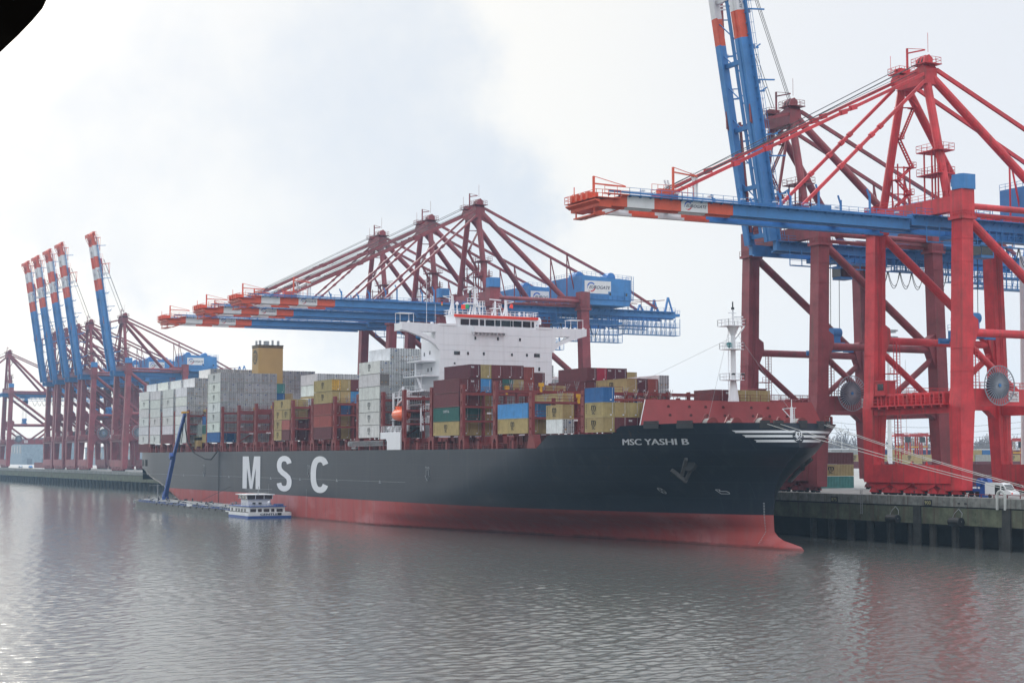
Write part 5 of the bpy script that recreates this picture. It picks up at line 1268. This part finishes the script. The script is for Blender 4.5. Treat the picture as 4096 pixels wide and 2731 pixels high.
def logo_mesh(L, Hh, s=1.0):
    b = MB(); cx = L*.5; cz = Hh*.5; y = -.012; w = 1.55*s; h = .68*s
    put_text(b, 'm', (cx-w/2, y, cz+.1*s), (1,0,0), (0,0,1), w, h, bold=.05); b.box(cx-w*.56, cx+w*.56, y-.004, y+.004, cz-.02*s, cz+.06*s)
    put_text(b, 'SC', (cx-w*.4, y, cz-.75*s), (1,0,0), (0,0,1), w*.8, h*.9, bold=.04)
    for k in range(5): b.box(.45, .62, y, y+.01, .7+k*.35, .9+k*.35)
    o = b.build('logo', LOGO); d = o.data; bpy.data.objects.remove(o); return d
LOGOM = {40: logo_mesh(LBOX,2.83), 20: logo_mesh(6.15,2.54), 41: logo_mesh(LBOX,2.56)}
def mark_mesh(L, Hh, word, side=False):
    b = MB(); x = L+.006
    if side:
        put_text(b, word, (L*.4, -.012, Hh*.62), (1,0,0), (0,0,1), L*.2 if len(word) < 7 else L*.24, .5, bold=.03)
    else:
        if word: put_text(b, word, (x, .25, Hh-.72), (0,1,0), (0,0,1), .75, .36, bold=.04)
        for k in range(9): b.box(x, x+.01, 1.95, 2.03, .6+k*.22, .74+k*.22)
        b.box(x, x+.01, 1.5, 1.85, .3, .5)
    o = b.build('marking', LETTER); d = o.data; bpy.data.objects.remove(o); return d
MARK = {(L, w_): mark_mesh({40:LBOX,41:LBOX,20:6.15}[L], 2.83 if L == 40 else 2.54, w_) for L in (40,41,20) for w_ in ('tex','')}
SIDEM = {w_: mark_mesh(LBOX, 2.83, w_, True) for w_ in ('CAPITAL','MAERSK')}
def tank_parts(loc, label, grp):
    t = thing('tank_container', label, 'container', loc, grp); x, y, z = loc
    b = MB()
    for X in (x, x+5.9):
        for Y in (y, y+2.3): b.box(X,X+.15,Y,Y+.15,z,z+2.5)
        b.box(X,X+.15,y,y+2.42,z,z+.15); b.box(X,X+.15,y,y+2.42,z+2.35,z+2.5)
        b.bar((X+.07,y+.1,z+1.0),(X+.07,y+1.2,z+.1),.1); b.bar((X+.07,y+2.35,z+1.0),(X+.07,y+1.2,z+.1),.1)
    for Y in (y, y+2.3): b.box(x,x+6,Y,Y+.12,z,z+.12); b.box(x,x+6,Y,Y+.12,z+2.38,z+2.5)
    b.build('frame', BARGEBLUE, t)
    b = MB(); b.tube((x+.35,y+1.2,z+1.28),(x+5.6,y+1.2,z+1.28),1.05,n=18); b.tube((x+5.6,y+1.2,z+1.28),(x+5.9,y+1.2,z+1.28),1.05,.6,n=18); b.build('tank', WHITE, t, smooth=False)
COL = {'W':((.66,.68,.67),'white refrigerated'),'w':((.62,.65,.62),'white refrigerated'),'D':((.60,.62,.61),'white refrigerated'),'Y':((.42,.325,.145),'sand yellow'),'y':((.41,.32,.135),'sand yellow'),
       'M':((.150,.036,.042),'maroon'),'X':((.115,.022,.034),'dark maroon'),'R':((.29,.065,.052),'rust red'),'P':((.42,.12,.10),'faded pink red'),'B':((.03,.14,.36),'deep blue'),'L':((.07,.27,.55),'light blue'),
       'G':((.025,.12,.105),'dark green'),'T':((.07,.26,.25),'teal'),'O':((.62,.36,.04),'orange yellow'),'C':((.34,.018,.045),'crimson'),'N':((.02,.035,.13),'navy blue'),'g':((.36,.37,.36),'light grey')}
ORD = ['bottom','second','third','fourth','fifth','sixth','seventh','eighth']
ROWW = ['outermost','second','third','fourth','fifth','sixth','seventh','eighth','ninth','tenth','eleventh','twelfth','thirteenth','fourteenth','fifteenth','sixteenth','seventeenth','eighteenth','nineteenth']
rc = random.Random(11); NBOX = [0]
def container(code, size, loc, label, rot=0.0, door=None, word=None, group='shipping containers stacked on the ship', ends=True, side=None):
    base, nm = COL[code]; kind = 'reef' if code in 'WwD' or (code == 'W' and size == 20) else 'dry'
    ms = {40:40, 41:41, 20:20}[size]
    o = bpy.data.objects.new('shipping_container', MESH[(kind, ms if not (kind == 'reef' and ms == 41) else 40)]); sc.collection.objects.link(o)
    o.location = loc; o.rotation_euler = (0,0,rot)
    f = rc.uniform(.86,1.1); o.color = (*[min(1,c*f*rc.uniform(.96,1.04)) for c in base],1)
    tag(o, label, 'container', group); NBOX[0] += 1
    def child(me, name, colr=None):
        c = bpy.data.objects.new(name, me); sc.collection.objects.link(c); c.parent = o
        if colr: c.color = colr
        return c
    if ends:
        if kind == 'reef':
            g = rc.uniform(.78,1.08); cd = (.50*g,.52*g,.54*g,1)
            if code == 'D': cd = (.20,.18,.17,1)
            child(DOOR[(20 if size == 20 else 40, rc.randrange(3))], 'door_end', cd)
        else: child(MARK[(ms, word or ('tex' if code == 'X' else ''))], 'marking')
    if door: 
        c = child(DOOR[(40,0)], 'door_end', (*COL[door][0],1))
    if code in 'Yw': child(LOGOM[ms], 'logo')
    if side: child(SIDEM[side], 'side_lettering')
    return o
BAYS = {'a':(-560.8,'the sternmost bay'),'b':(-546.15,'second bay from the stern'),'c':(-530.4,'third bay from the stern'),'d':(-514.9,'bay just behind the funnel'),
        'f':(-479.7,'bay just ahead of the funnel'),'j':(-418.4,'third filled bay behind the bridge'),'l':(-388.0,'second filled bay behind the bridge'),
        'n':(-357.6,'the bay just behind the bridge'),'o':(-315.4,'the bay just ahead of the bridge'),'p':(-300.1,'second bay ahead of the bridge'),'q':(-285.1,'third bay ahead of the bridge'),
        'r':(-265.25,'fourth bay ahead of the bridge'),'s':(-250.95,'foremost bay beside the breakwater'),'e':(-499,'gap beside the tan deck crane')}
ROWP = 2.48
def lab(code, tier, row, bay, extra=''):
    return ('%s%s container, %s tier, %s row, %s' % (COL[code][1], extra, ORD[tier], ROWW[row], BAYS[bay][1]))
def stack(bay, row, codes, z0=19.72, size=40, pitch=2.9, first=0, doors={}, words={}, sides={}, dx=0.0, dy=0.0, extra=''):
    x = BAYS[bay][0]+dx; y = 141.42+ROWP*row+dy; z = z0
    for k, c in enumerate(codes):
        if k >= first and c != '.':
            container(c, size, (x,y,z), lab(c,k,row,bay,extra), door=doors.get(k), word=words.get(k), side=sides.get(k))
        z += pitch
stack('a',0,'MwWwWwW',z0=16.92,pitch=2.93); stack('b',0,'wWwWWW'); stack('c',0,'MWwWwW'); stack('d',0,'WWWWWW')
for k in 'abc': stack(k,1,'WWWWWWW',first=5)
stack('a',2,'WWWWWWW',first=6)
stack('d',1,'WWWWWWW'); stack('d',2,'WWWWWWW',first=3)
for r in range(3,12): stack('d',r,'WWWWWWWW',first=7)
for r in range(12,17): stack('d',r,'WWWWWWWW',first=4)
stack('f',0,'Bwwwwww'); stack('f',1,'BWWWWWW')
for r in range(2,7): stack('f',r,'WWWWWWW')
stack('f',7,'WWMWBT',first=0); stack('f',8,'MWMWy',first=3); stack('f',9,'MWMWW',first=3); stack('f',10,'MMMMM',first=4); stack('f',11,'MMMMM',first=4)
stack('j',0,'YYY',size=20,pitch=2.65,extra=' short aft'); stack('j',0,'MPY',size=20,pitch=2.65,dx=6.3,extra=' short forward'); stack('j',0,'...Y',pitch=2.65,size=41)
stack('j',1,'MXyy',pitch=2.65,size=41); stack('j',2,'XMMW',pitch=2.65,size=41); stack('j',3,'MXMyWW',pitch=2.9,first=2)
for r in range(4,8): stack('j',r,'MMMMWW',first=4)
stack('l',0,'MRRYY',doors={4:'O'}); stack('l',1,'yyByy'); stack('l',2,'MXMLM'); stack('l',3,'MXMLM',first=2)
stack('n',0,'wwwWDw')
for r in range(1,5): stack('n',r,'WWWWWWW')
stack('n',16,'WWWWWWW',first=4); stack('n',17,'WWWWWW',first=2); stack('n',18,'WWWWW',first=3)
stack('o',0,'YGMM',sides={1:'CAPITAL'}); stack('o',1,'yGMXX'); stack('o',2,'yyyLy'); stack('o',3,'WWWMM'); stack('o',4,'WWWGM'); stack('o',5,'MWWyM',first=2); stack('o',6,'MWWRR',first=2,pitch=2.84)
stack('o',7,'MMMMM',size=41,pitch=2.62,first=3); stack('o',8,'MMMy',size=41,pitch=2.62,first=3); stack('o',9,'MMMy',size=41,pitch=2.62,first=3)
stack('o',11,'MMMM',first=2); stack('o',12,'MMMMM',first=3); stack('o',13,'MMMMC',first=3); stack('o',14,'MMMMX',first=3); stack('o',15,'MMMMX',first=3); stack('o',16,'MMMMy',size=41,pitch=2.78,first=4)
stack('p',12,'MMMY',first=3,dy=.7); stack('p',13,'MMMX',first=3,dy=.7); stack('p',14,'MMyR',first=2,dy=.7); stack('p',15,'MMWW',z0=20.5,first=2,dy=.9)
for r, w_ in ((10,'left'),(11,'middle'),(12,'right')): tank_parts((-294.0,141.42+ROWP*(r+1)+.7,25.4), '%s one of the three white tanks in blue frames above the red lashing rails' % w_, 'tank containers on the ship')
stack('q',0,'YL',pitch=2.83); stack('q',1,'yL',pitch=2.83); stack('q',3,'yyy',size=41,pitch=2.5)
stack('r',0,'WY',z0=19.5,size=20,pitch=2.57)
stack('s',0,'YYB',z0=19.55,size=20,pitch=2.57)
for r, c in ((1,'My'),(2,'Xy'),(3,'My'),(4,'My')): stack('s',r,c,z0=19.55,size=20,pitch=2.57)
for r, c in ((9,'MMM'),(10,'MMX'),(11,'Myy'),(12,'Myy'),(13,'Myy')): stack('s',r,c,z0=19.55,size=20,pitch=2.57,first=1,dy=.3)
stack('e',1,'yGB',size=20,pitch=2.75,dx=4,dy=.5); stack('e',2,'XMy',size=20,pitch=2.75,dx=4,dy=.5)
# yard stacks behind the cranes
YG = 'containers stacked in the yard behind the cranes'
def yard(xf, y0, codes, where, z0=8.52, pitch=2.63, first=0, size=41, sides={}):
    z = z0
    for k, c in enumerate(codes):
        if k >= first: container(c, size if c not in 'WwD' else 40, (xf,y0,z), '%s container, %s tier of %s' % (COL[c][1], ORD[k], where), rot=math.pi/2, group=YG, ends=False, side=sides.get(k))
        z += pitch
yard(-293,220.9,'TYM','the near yard stack beside the bow')
yard(-293,208.2,'TMM','the yard stack half hidden by the bow')
yard(-293,262.5,'MM','the low yard stack behind the white van'); yard(-293,275.4,'MM','the low yard stack right of the hoist ropes')
R2 = [(-1,'gMY'),(0,'MMY'),(1,'MyY'),(2,'gMY'),(3,'MMy'),(4,'MMg'),(5,'MMY'),(6,'MRM'),(7,'MMM'),(8,'MMM')]
for k, c in R2: yard(-490, 412.6+13.0*(k-1)-2, c, 'stack %s in the long yard row between crane legs' % ['one','two','three','four','five','six','seven','eight','nine','ten'][k+1], first=1)
R3 = [(-2,'g',{3:'MAERSK'}),(-1,'g',{}),(0,'N',{}),(1,'Y',{}),(2,'N',{}),(3,'N',{}),(4,'y',{}),(5,'B',{}),(6,'M',{}),(7,'M',{}),(8,'M',{}),(9,'M',{})]
for k, c, s in R3: yard(-560, 470+13.0*(k-1)-4, 'MMM'+c, 'yard stack %s behind the long yard row' % ['one','two','three','four','five','six','seven','eight','nine','ten','eleven','twelve'][k+2], first=3, pitch=2.5, sides=s)
R4N = ['one','two','three','four','five','six','seven','eight','nine','ten','eleven','twelve']
for k in range(12): yard(-620, 500+13.0*k-34, 'MMMW', 'rearmost pale yard row, place %s' % R4N[k], first=3, pitch=2.7)
# ================================================================ bunker barge
bg = thing('tank_barge','grey and blue tank barge with white wheelhouse and tall blue boom beside the ship','boat',(-450,134,0))
b = MB(); n = 13; half = []
for k in range(n+1):
    f = k/n; x = -524+14*f; half.append((x, 5.6*(1-(1-f)**2.2)))
pts = [(x,134.2-w_) for x, w_ in half]+[(-399.5,128.6)]; pts2 = [(x,134.2+w_) for x, w_ in half]+[(-399.5,139.8)]
outl = pts+pts2[::-1]
b.prism(outl,2,-1,1.25); b.build('hull', BARGEGREY, bg)
b = MB(); b.prism([(x,y+(0 if y < 134.2 else 0)) for x, y in outl],2,1.25,1.32); b.build('deck', mat('barge_deck_blue',(.03,.06,.16),.6,.3,.6), bg)
b = MB()
for (x0,y0),(x1,y1) in zip(pts,pts[1:]): b.bar((x0,y0,1.45),(x1,y1,1.45),.1,.35)
for (x0,y0),(x1,y1) in zip(pts2,pts2[1:]): b.bar((x0,y0,1.45),(x1,y1,1.45),.1,.35)
b.build('rubbing_strake', BARGEGREY, bg)
b = MB(); b.prism([(-524.6,134.2),(-521,129.9),(-520.6,129.9),(-523.6,134.2),(-520.6,138.5),(-521,138.5)],2,.9,1.7); b.build('bow_plate', WHITE, bg)
b = MB(); b.rail([(-521,130.2,1.35),(-510,128.9,1.35),(-418,128.9,1.35)],1.0,1.7,.05); b.rail([(-418,139.4,1.35),(-521,138,1.35)],1.0,2.2,.05); b.build('handrail', GREY, bg)
b = MB(); rb = random.Random(9)
for k in range(5): y = 131.5+k*1.1; b.tube((-508,y,1.9+.1*k),(-417,y,1.9+.1*k),.16,n=6)
for k in range(130):
    x = -518+rb.uniform(0,99); y = rb.uniform(130,138); h = rb.uniform(.4,1.9)
    if k % 3 == 0: b.tube((x,y,1.32),(x,y,1.4+h),.22,n=8); b.tube((x-.5,y,1.5+h),(x+.5,y,1.5+h),.1,n=6)
    else: b.box(x,x+rb.uniform(.4,1.6),y,y+rb.uniform(.4,1.2),1.32,1.4+h*.7)
b.build('deck_pipes', mat('oily_pipes',(.055,.06,.07),.5,.4,2), bg)
b = MB()
for k in range(33): x = -512+k*2.85; b.box(x,x+rb.uniform(.8,1.9),129.3,129.9,1.32,1.7+rb.uniform(0,.5)); b.box(x+.5,x+1.1,136,137.5,1.32,2.1)
for k in range(18): x = -510+k*5.1; b.box(x,x+.9,131,132.4,1.32,2.3)
b.build('blue_lockers', BARGEBLUE, bg)
b = MB()
for k in range(40):
    x = -515+rb.uniform(0,94); y = rb.uniform(129.6,134); b.box(x,x+rb.uniform(.5,2.2),y,y+.5,1.6,1.9+rb.uniform(0,.7))
for k in range(3): b.tube((-512,130.4+k*1.6,2.2+.15*k),(-421,130.4+k*1.6,2.2+.15*k),.13,n=6)
b.build('grey_pipes', mat('pale_pipework',(.32,.33,.33),.5,.3,2), bg)
MB().box(-456,-451,128.78,128.84,1.45,2.25).build('white_banner', WHITE, bg)
b = MB()
for k in range(12): x = -488+k*6.0; b.box(x,x+1.0,128.5,128.9,1.15,1.75)
b.build('tyre_fenders', RUBBER, bg)
# stern section
b = MB(); so = [(-415.8,128.55),(-399.5,128.45),(-399.3,128.6),(-399.3,139.0),(-399.5,139.9),(-415.8,139.8)]
b.prism(so,2,-.5,.62,0); b.prism([(x,y) for x, y in so],2,.62,1.42,1); b.prism([(-418.5,128.5),(-415.8,128.5),(-415.8,139.9),(-418.5,139.9)],2,1.2,1.5,1)
b.build('stern_hull',[BARGEBLUE,WHITE], bg)
b = MB(); put_text(b,'GENTLE',(-399.22,131.6,.76),(0,1,0),(0,0,1),4.6,.5,bold=.08); b.build('name_lettering', NAVYTXT, bg)
MB().box(-399.28,-399.2,136.2,137.2,.75,1.35).build('hawse_opening', RUBBER, bg)
b = MB(); b.box(-416,-400.2,129.0,138.4,1.42,2.85); dh = b.build('deckhouse', WHITE, bg)
MB().box(-416.3,-399.8,128.7,138.7,2.85,3.0).build('roof', BARGEBLUE, dh)
for y0, y1 in ((129.3,130.8),(131.3,132.3),(132.8,134.3),(134.8,135.6),(136.2,137.8)): MB().box(-400.2,-400.12,y0,y1,1.6,2.35).build('window', GLASS, dh)
for x0, x1 in ((-414.8,-413.6),(-411.2,-410),(-409,-407.8),(-406.6,-405.4),(-404,-402.8)): MB().box(x0,x1,128.92,129.0,1.6,2.35).build('window', GLASS, dh)
b = MB(); b.prism([(-411.2,130.4),(-403.6,129.8),(-403.2,135.6),(-411.2,135.8)],2,3.0,4.75); wh = b.build('wheelhouse', WHITE, bg)
b = MB(); b.prism([(-412,130.0),(-403.2,129.4),(-402.8,136),(-412,136.2)],2,4.75,5.75); b.build('window_band', GLASS, wh)
b = MB()
for x, y in ((-412,130),(-409,129.8),(-406,129.6),(-403.2,129.4),(-403.0,131.6),(-402.9,133.8),(-402.8,136)): b.bar((x,y-.02,4.7),(x,y-.02,5.8),.14)
b.prism([(-412.6,129.3),(-402.8,128.8),(-402.4,136.5),(-412.6,136.8)],2,5.75,5.95); b.build('wheelhouse_frame', WHITE, wh)
b = MB(); b.bar((-405,133,5.9),(-405,133,7.9),.12); b.bar((-405,129.5,7.1),(-405,136.5,7.1),.08); b.bar((-407,131,6.5),(-407,136,6.4),.1); b.bar((-403,135,6),(-403,135,8.6),.04); b.bar((-404,132.4,3),(-404,132.4,6.8),.08); b.rail([(-415.5,129,3),(-403,129,3)],.8,1.4,.04); b.rail([(-400.3,129,3),(-400.3,138,3)],.5,1.4,.04); b.build('mast', GREY, bg)
b = MB(); b.tube((-401.5,134.6,3.0),(-401.5,134.6,3.6),.12); b.tube((-401.5,134.6,3.5),(-401.5,134.6,3.95),.38,.4,n=14); b.tube((-401.5,134.6,3.95),(-401.5,134.6,4.25),.4,.15,n=14); b.build('satellite_dome', WHITE, bg)
b = MB(); b.box(-405,-403.4,133.8,135,3,3.7); b.box(-402.6,-400.6,136.2,138.2,3,3.55); b.tube((-414,137.5,3.3),(-409,137.5,3.3),.3,n=8); b.build('roof_boxes', BARGEBLUE, bg)
b = MB()
for y in (130.6,132.2): b.box(-403.05,-403.0,y+.2,y+1.0,3.4,3.9)
b.build('vent_box', DARK, wh)
b = MB(); b.tube((-497.8,134,1.3),(-497.8,134,3.4),1.1,n=12); b.bar((-498.8,134,3.0),(-497.3,134,4.6),1.5,1.2); b.bar((-497.9,134,3.6),(-489.3,134,15.6),1.05,1.3); b.bar((-489.6,134,15.2),(-477.6,134,28.0),.8,1.0); b.bar((-496.9,133.6,3.2),(-494.7,133.6,8.6),.4)
b.bar((-489.9,133.4,15.1),(-488.9,133.4,16.1),1.2,1.5); cr = b.build('crane_boom', BARGEBLUE, bg)
b = MB(); b.bar((-478.9,133.4,28.3),(-475.9,134.6,28.5),.35); b.tube((-478.5,134,28.5),(-478.5,134,28.75),.8,n=10); b.tube((-476.6,134,28.4),(-476.6,134,28.6),.55,n=10); b.build('boom_head', YEL, cr)
b = MB(); b.path([(-477.3,134,28.2),(-478.8,134.5,24),(-478.3,135.2,19.5),(-475.8,136.5,16.5),(-470,138,14.8),(-468.8,139.5,14.6),(-468.2,140.6,16.2),(-468,141.3,17.2)],.16,6); b.path([(-480.3,134,25),(-482.5,134,20),(-483.3,134,17),(-481.3,134,19),(-478.8,134,25)],.12,6); b.build('fuel_hose', RUBBER, cr)
b = MB(); b.bar((-507,134,1.4),(-507,134,6.9),.28); b.bar((-507,131.4,6.6),(-507,136.6,6.7),.12); b.build('light_pole', GREY, bg)
for s_ in ((-467,141.1,16.8),): 
    b = MB()
    for k in range(38): z = 16.6-k*.42; b.box(s_[0]-.25,s_[0]+.25,141.18,141.3,z-.1,z)
    b.bar((s_[0]-.27,141.25,.8),(s_[0]-.27,141.25,16.9),.06); b.bar((s_[0]+.27,141.25,.8),(s_[0]+.27,141.25,16.9),.06); tag(b.build('pilot_ladder', DARK, org=(s_[0],141.2,.8)),'long dark rope ladder hanging down the hull beside the blue boom','ladder')
b = MB(); b.bar((-456,141.3,6.9),(-466,134.5,2.2),.09); tag(b.build('mooring_line', ROPE, org=(-466,134.5,2.2)),'short dark line from the hull down to the barge deck','rope')
# mooring lines from the bow to the quay
for k, (s_, e_, lb_) in enumerate((((-223.5,160.4,20.7),(-196.0,194.6,8.7),'lowest of the four pale mooring ropes running from the bow to the quay'),((-222.9,162.6,20.7),(-195.4,194.6,8.9),'second lowest pale mooring rope from the bow to the quay'),
        ((-224.8,173.0,20.7),(-195.0,194.6,9.3),'third of the pale mooring ropes, starting near the bow tip'),((-225.3,174.0,20.8),(-194.6,194.6,9.5),'topmost pale mooring rope starting at the very bow tip'))):
    p, q = Vector(s_), Vector(e_); pts = []
    for j in range(25): f = j/24; c = p+(q-p)*f; c.z -= 4*f*(1-f)*.5; pts.append(c)
    tag(MB().path(pts,.05,5).build('mooring_rope', mat('pale_rope',(.55,.55,.52)), org=tuple(s_)), lb_, 'rope', 'mooring ropes at the bow')
# ================================================================ on the quay
vt = thing('white_van','white high roof panel van with open side door parked on the quay','van',(-208.5,196.6,8.5))
b = MB(); x0, y0, z0 = -211.8, 195.9, 8.5
b.prism([(x0,z0+.45),(x0,z0+2.55),(x0+.25,z0+2.72),(x0+4.1,z0+2.72),(x0+4.7,z0+2.5),(x0+5.6,z0+1.45),(x0+6.5,z0+1.2),(x0+6.7,z0+.9),(x0+6.7,z0+.45)],1,y0,y0+2.0); b.build('body', WHITE, vt)
MB().prism([(x0+4.25,z0+1.45),(x0+4.3,z0+2.25),(x0+4.75,z0+2.2),(x0+5.3,z0+1.45)],1,y0-.02,y0).build('window', GLASS, vt)
MB().add([(x0+4.78,y0+.12,z0+2.42),(x0+5.62,y0+.12,z0+1.5),(x0+5.62,y0+1.88,z0+1.5),(x0+4.78,y0+1.88,z0+2.42)],[(0,1,2,3)]).build('windscreen', GLASS, vt)
MB().box(x0+2.6,x0+3.9,y0-.03,y0,z0+.6,z0+2.3).build('side_opening', RUBBER, vt)
for xx in (x0+1.2,x0+5.4): MB().tube((xx,y0-.04,z0+.35),(xx,y0+.2,z0+.35),.36,n=16).build('wheel', RUBBER, vt)
MB().box(x0+6.66,x0+6.74,y0+.1,y0+.4,z0+.75,z0+1.0).build('headlight', DECKRED, vt)
vt.scale = (.9,.95,.93)
bt = thing('cable_drum_stand','blue stand with two round drums beside the white van','drum stand',(-213.4,197.6,8.52))
b = MB(); x0, y0, z0 = -213.4, 197.6, 8.52
b.prism([(x0-1.0,z0),(x0-.7,z0+1.6),(x0-1.1,z0+2.0),(x0+1.1,z0+2.0),(x0+.7,z0+1.6),(x0+1.0,z0)],1,y0-.3,y0+.3); b.build('stand', BARGEBLUE, bt)
for dx in (-.75,.75): MB().tube((x0+dx,y0-.5,z0+2.5),(x0+dx,y0+.5,z0+2.5),.72,n=18).build('drum', BARGEBLUE, bt)
tt = thing('flat_trailer','blue low flat trailer with rail posts behind the crane leg','trailer',(-219,199,8.52))
b = MB(); b.box(-224.5,-214.8,198.4,200.6,9.5,9.9); b.rail([(-224.5,198.4,9.9),(-214.8,198.4,9.9)],1.0,1.2,.09); b.box(-224,-215,198.6,199,9.2,9.5); b.build('bed', BARGEBLUE, tt)
for x in (-223,-221.5,-217.5,-216): MB().tube((x,198.3,8.98),(x,198.7,8.98),.46,n=14).build('wheel', RUBBER, tt)
b = MB(); b.prism([(-200.0,8.52),(-200.4,8.52),(-200.2,9.5)],1,196.9,197.2); tag(b.build('traffic_cone', DECKRED, org=(-200.2,197,8.52)),'small orange and white traffic cone right of the white van','cone')
b = MB(); b.box(-214.5,-190,194.9,195.05,9.0,9.12); 
for k in range(9): b.box(-214.4+k*3,-214.3+k*3,194.9,195.05,8.52,9.1)
tag(b.build('low_barrier', SHIPRED, org=(-205,195,8.52)),'low red pipe barrier along the quay edge','barrier')
# dark overhang of the viewer's own deck, out at the top left
def near(x, y, d):
    rt = Vector((math.sin(TH), math.cos(TH), 0)); up = rt.cross(_f)
    return Vector((0,0,15.2)) + (_f + rt*((x-2048)/6600) - up*((y-1365.5)/6600))*d
P = [(192,-12),(170,35),(128,85),(70,145),(-12,222),(-500,620),(-900,620),(-900,-500),(420,-500)]
f0 = [near(x,y,3.2) for x, y in P]; back = _f*0.25 + Vector((0,0,.35))
o = MB().add(f0+[v+back-Vector((0,0,.05)) for v in f0],[tuple(range(len(P))),tuple(range(2*len(P)-1,len(P)-1,-1))]+[(k,len(P)+k,len(P)+(k+1) % len(P),(k+1) % len(P)) for k in range(len(P))]).build('deck_overhang', mat('overhang_black',(.004,.0035,.003),.9,.5,6,spec=0.0), org=tuple(f0[3]))
tag(o,'black curved overhang of the viewing deck in the top left corner','overhang')
# a few cars on the far quay
for k, (px, d, colr, lb_) in enumerate(((88,1085,(.5,.55,.6),'pale car on the far left quay behind the cranes'),(128,1050,(.12,.25,.5),'blue car on the far left quay'))):
    x, y = xy(px,d); t = thing('parked_car', lb_, 'car', (x,y,8.52)); b = MB(); b.prism([(x-2.2,8.9),(x-2.2,9.5),(x-1.3,9.6),(x-.8,10.1),(x+.9,10.1),(x+1.5,9.6),(x+2.2,9.4),(x+2.2,8.9)],1,y-.9,y+.9); b.build('body', mat('car_paint_%d' % k, colr), t)
    for xx in (x-1.4,x+1.4): MB().tube((xx,y-.95,8.85),(xx,y+.95,8.85),.33,n=12).build('wheel', RUBBER, t)
b = MB(); b.box(-1125,-1075,214,217,8.52,12); tag(b.build('barrier_block', mat('far_maroon',(.2,.05,.05)), org=(-1100,215,8.52)),'long low maroon block on the far left quay','block')
# ================================================================ haze
hz = MB().box(-2600,700,-900,2600,-1,150).build('haze', None) if False else None
me = bpy.data.meshes.new('haze'); hb_ = MB().box(-2300,60,-60,1900,-1.0,148)
me.from_pydata(hb_.v,[],hb_.f); hz = bpy.data.objects.new('haze', me); sc.collection.objects.link(hz)
hm = bpy.data.materials.new('haze_air'); hm.use_nodes = True; t = hm.node_tree; t.nodes.clear()
ou = t.nodes.new('ShaderNodeOutputMaterial'); pv = t.nodes.new('ShaderNodeVolumePrincipled'); pv.inputs['Color'].default_value = (.50,.74,1,1); pv.inputs['Density'].default_value = .00011; pv.inputs['Anisotropy'].default_value = .35
t.links.new(pv.outputs[0], ou.inputs['Volume']); me.materials.append(hm); hm.cycles.homogeneous_volume = True if hasattr(hm.cycles,'homogeneous_volume') else None
tag(hz, 'thin pale river haze', kind='stuff')
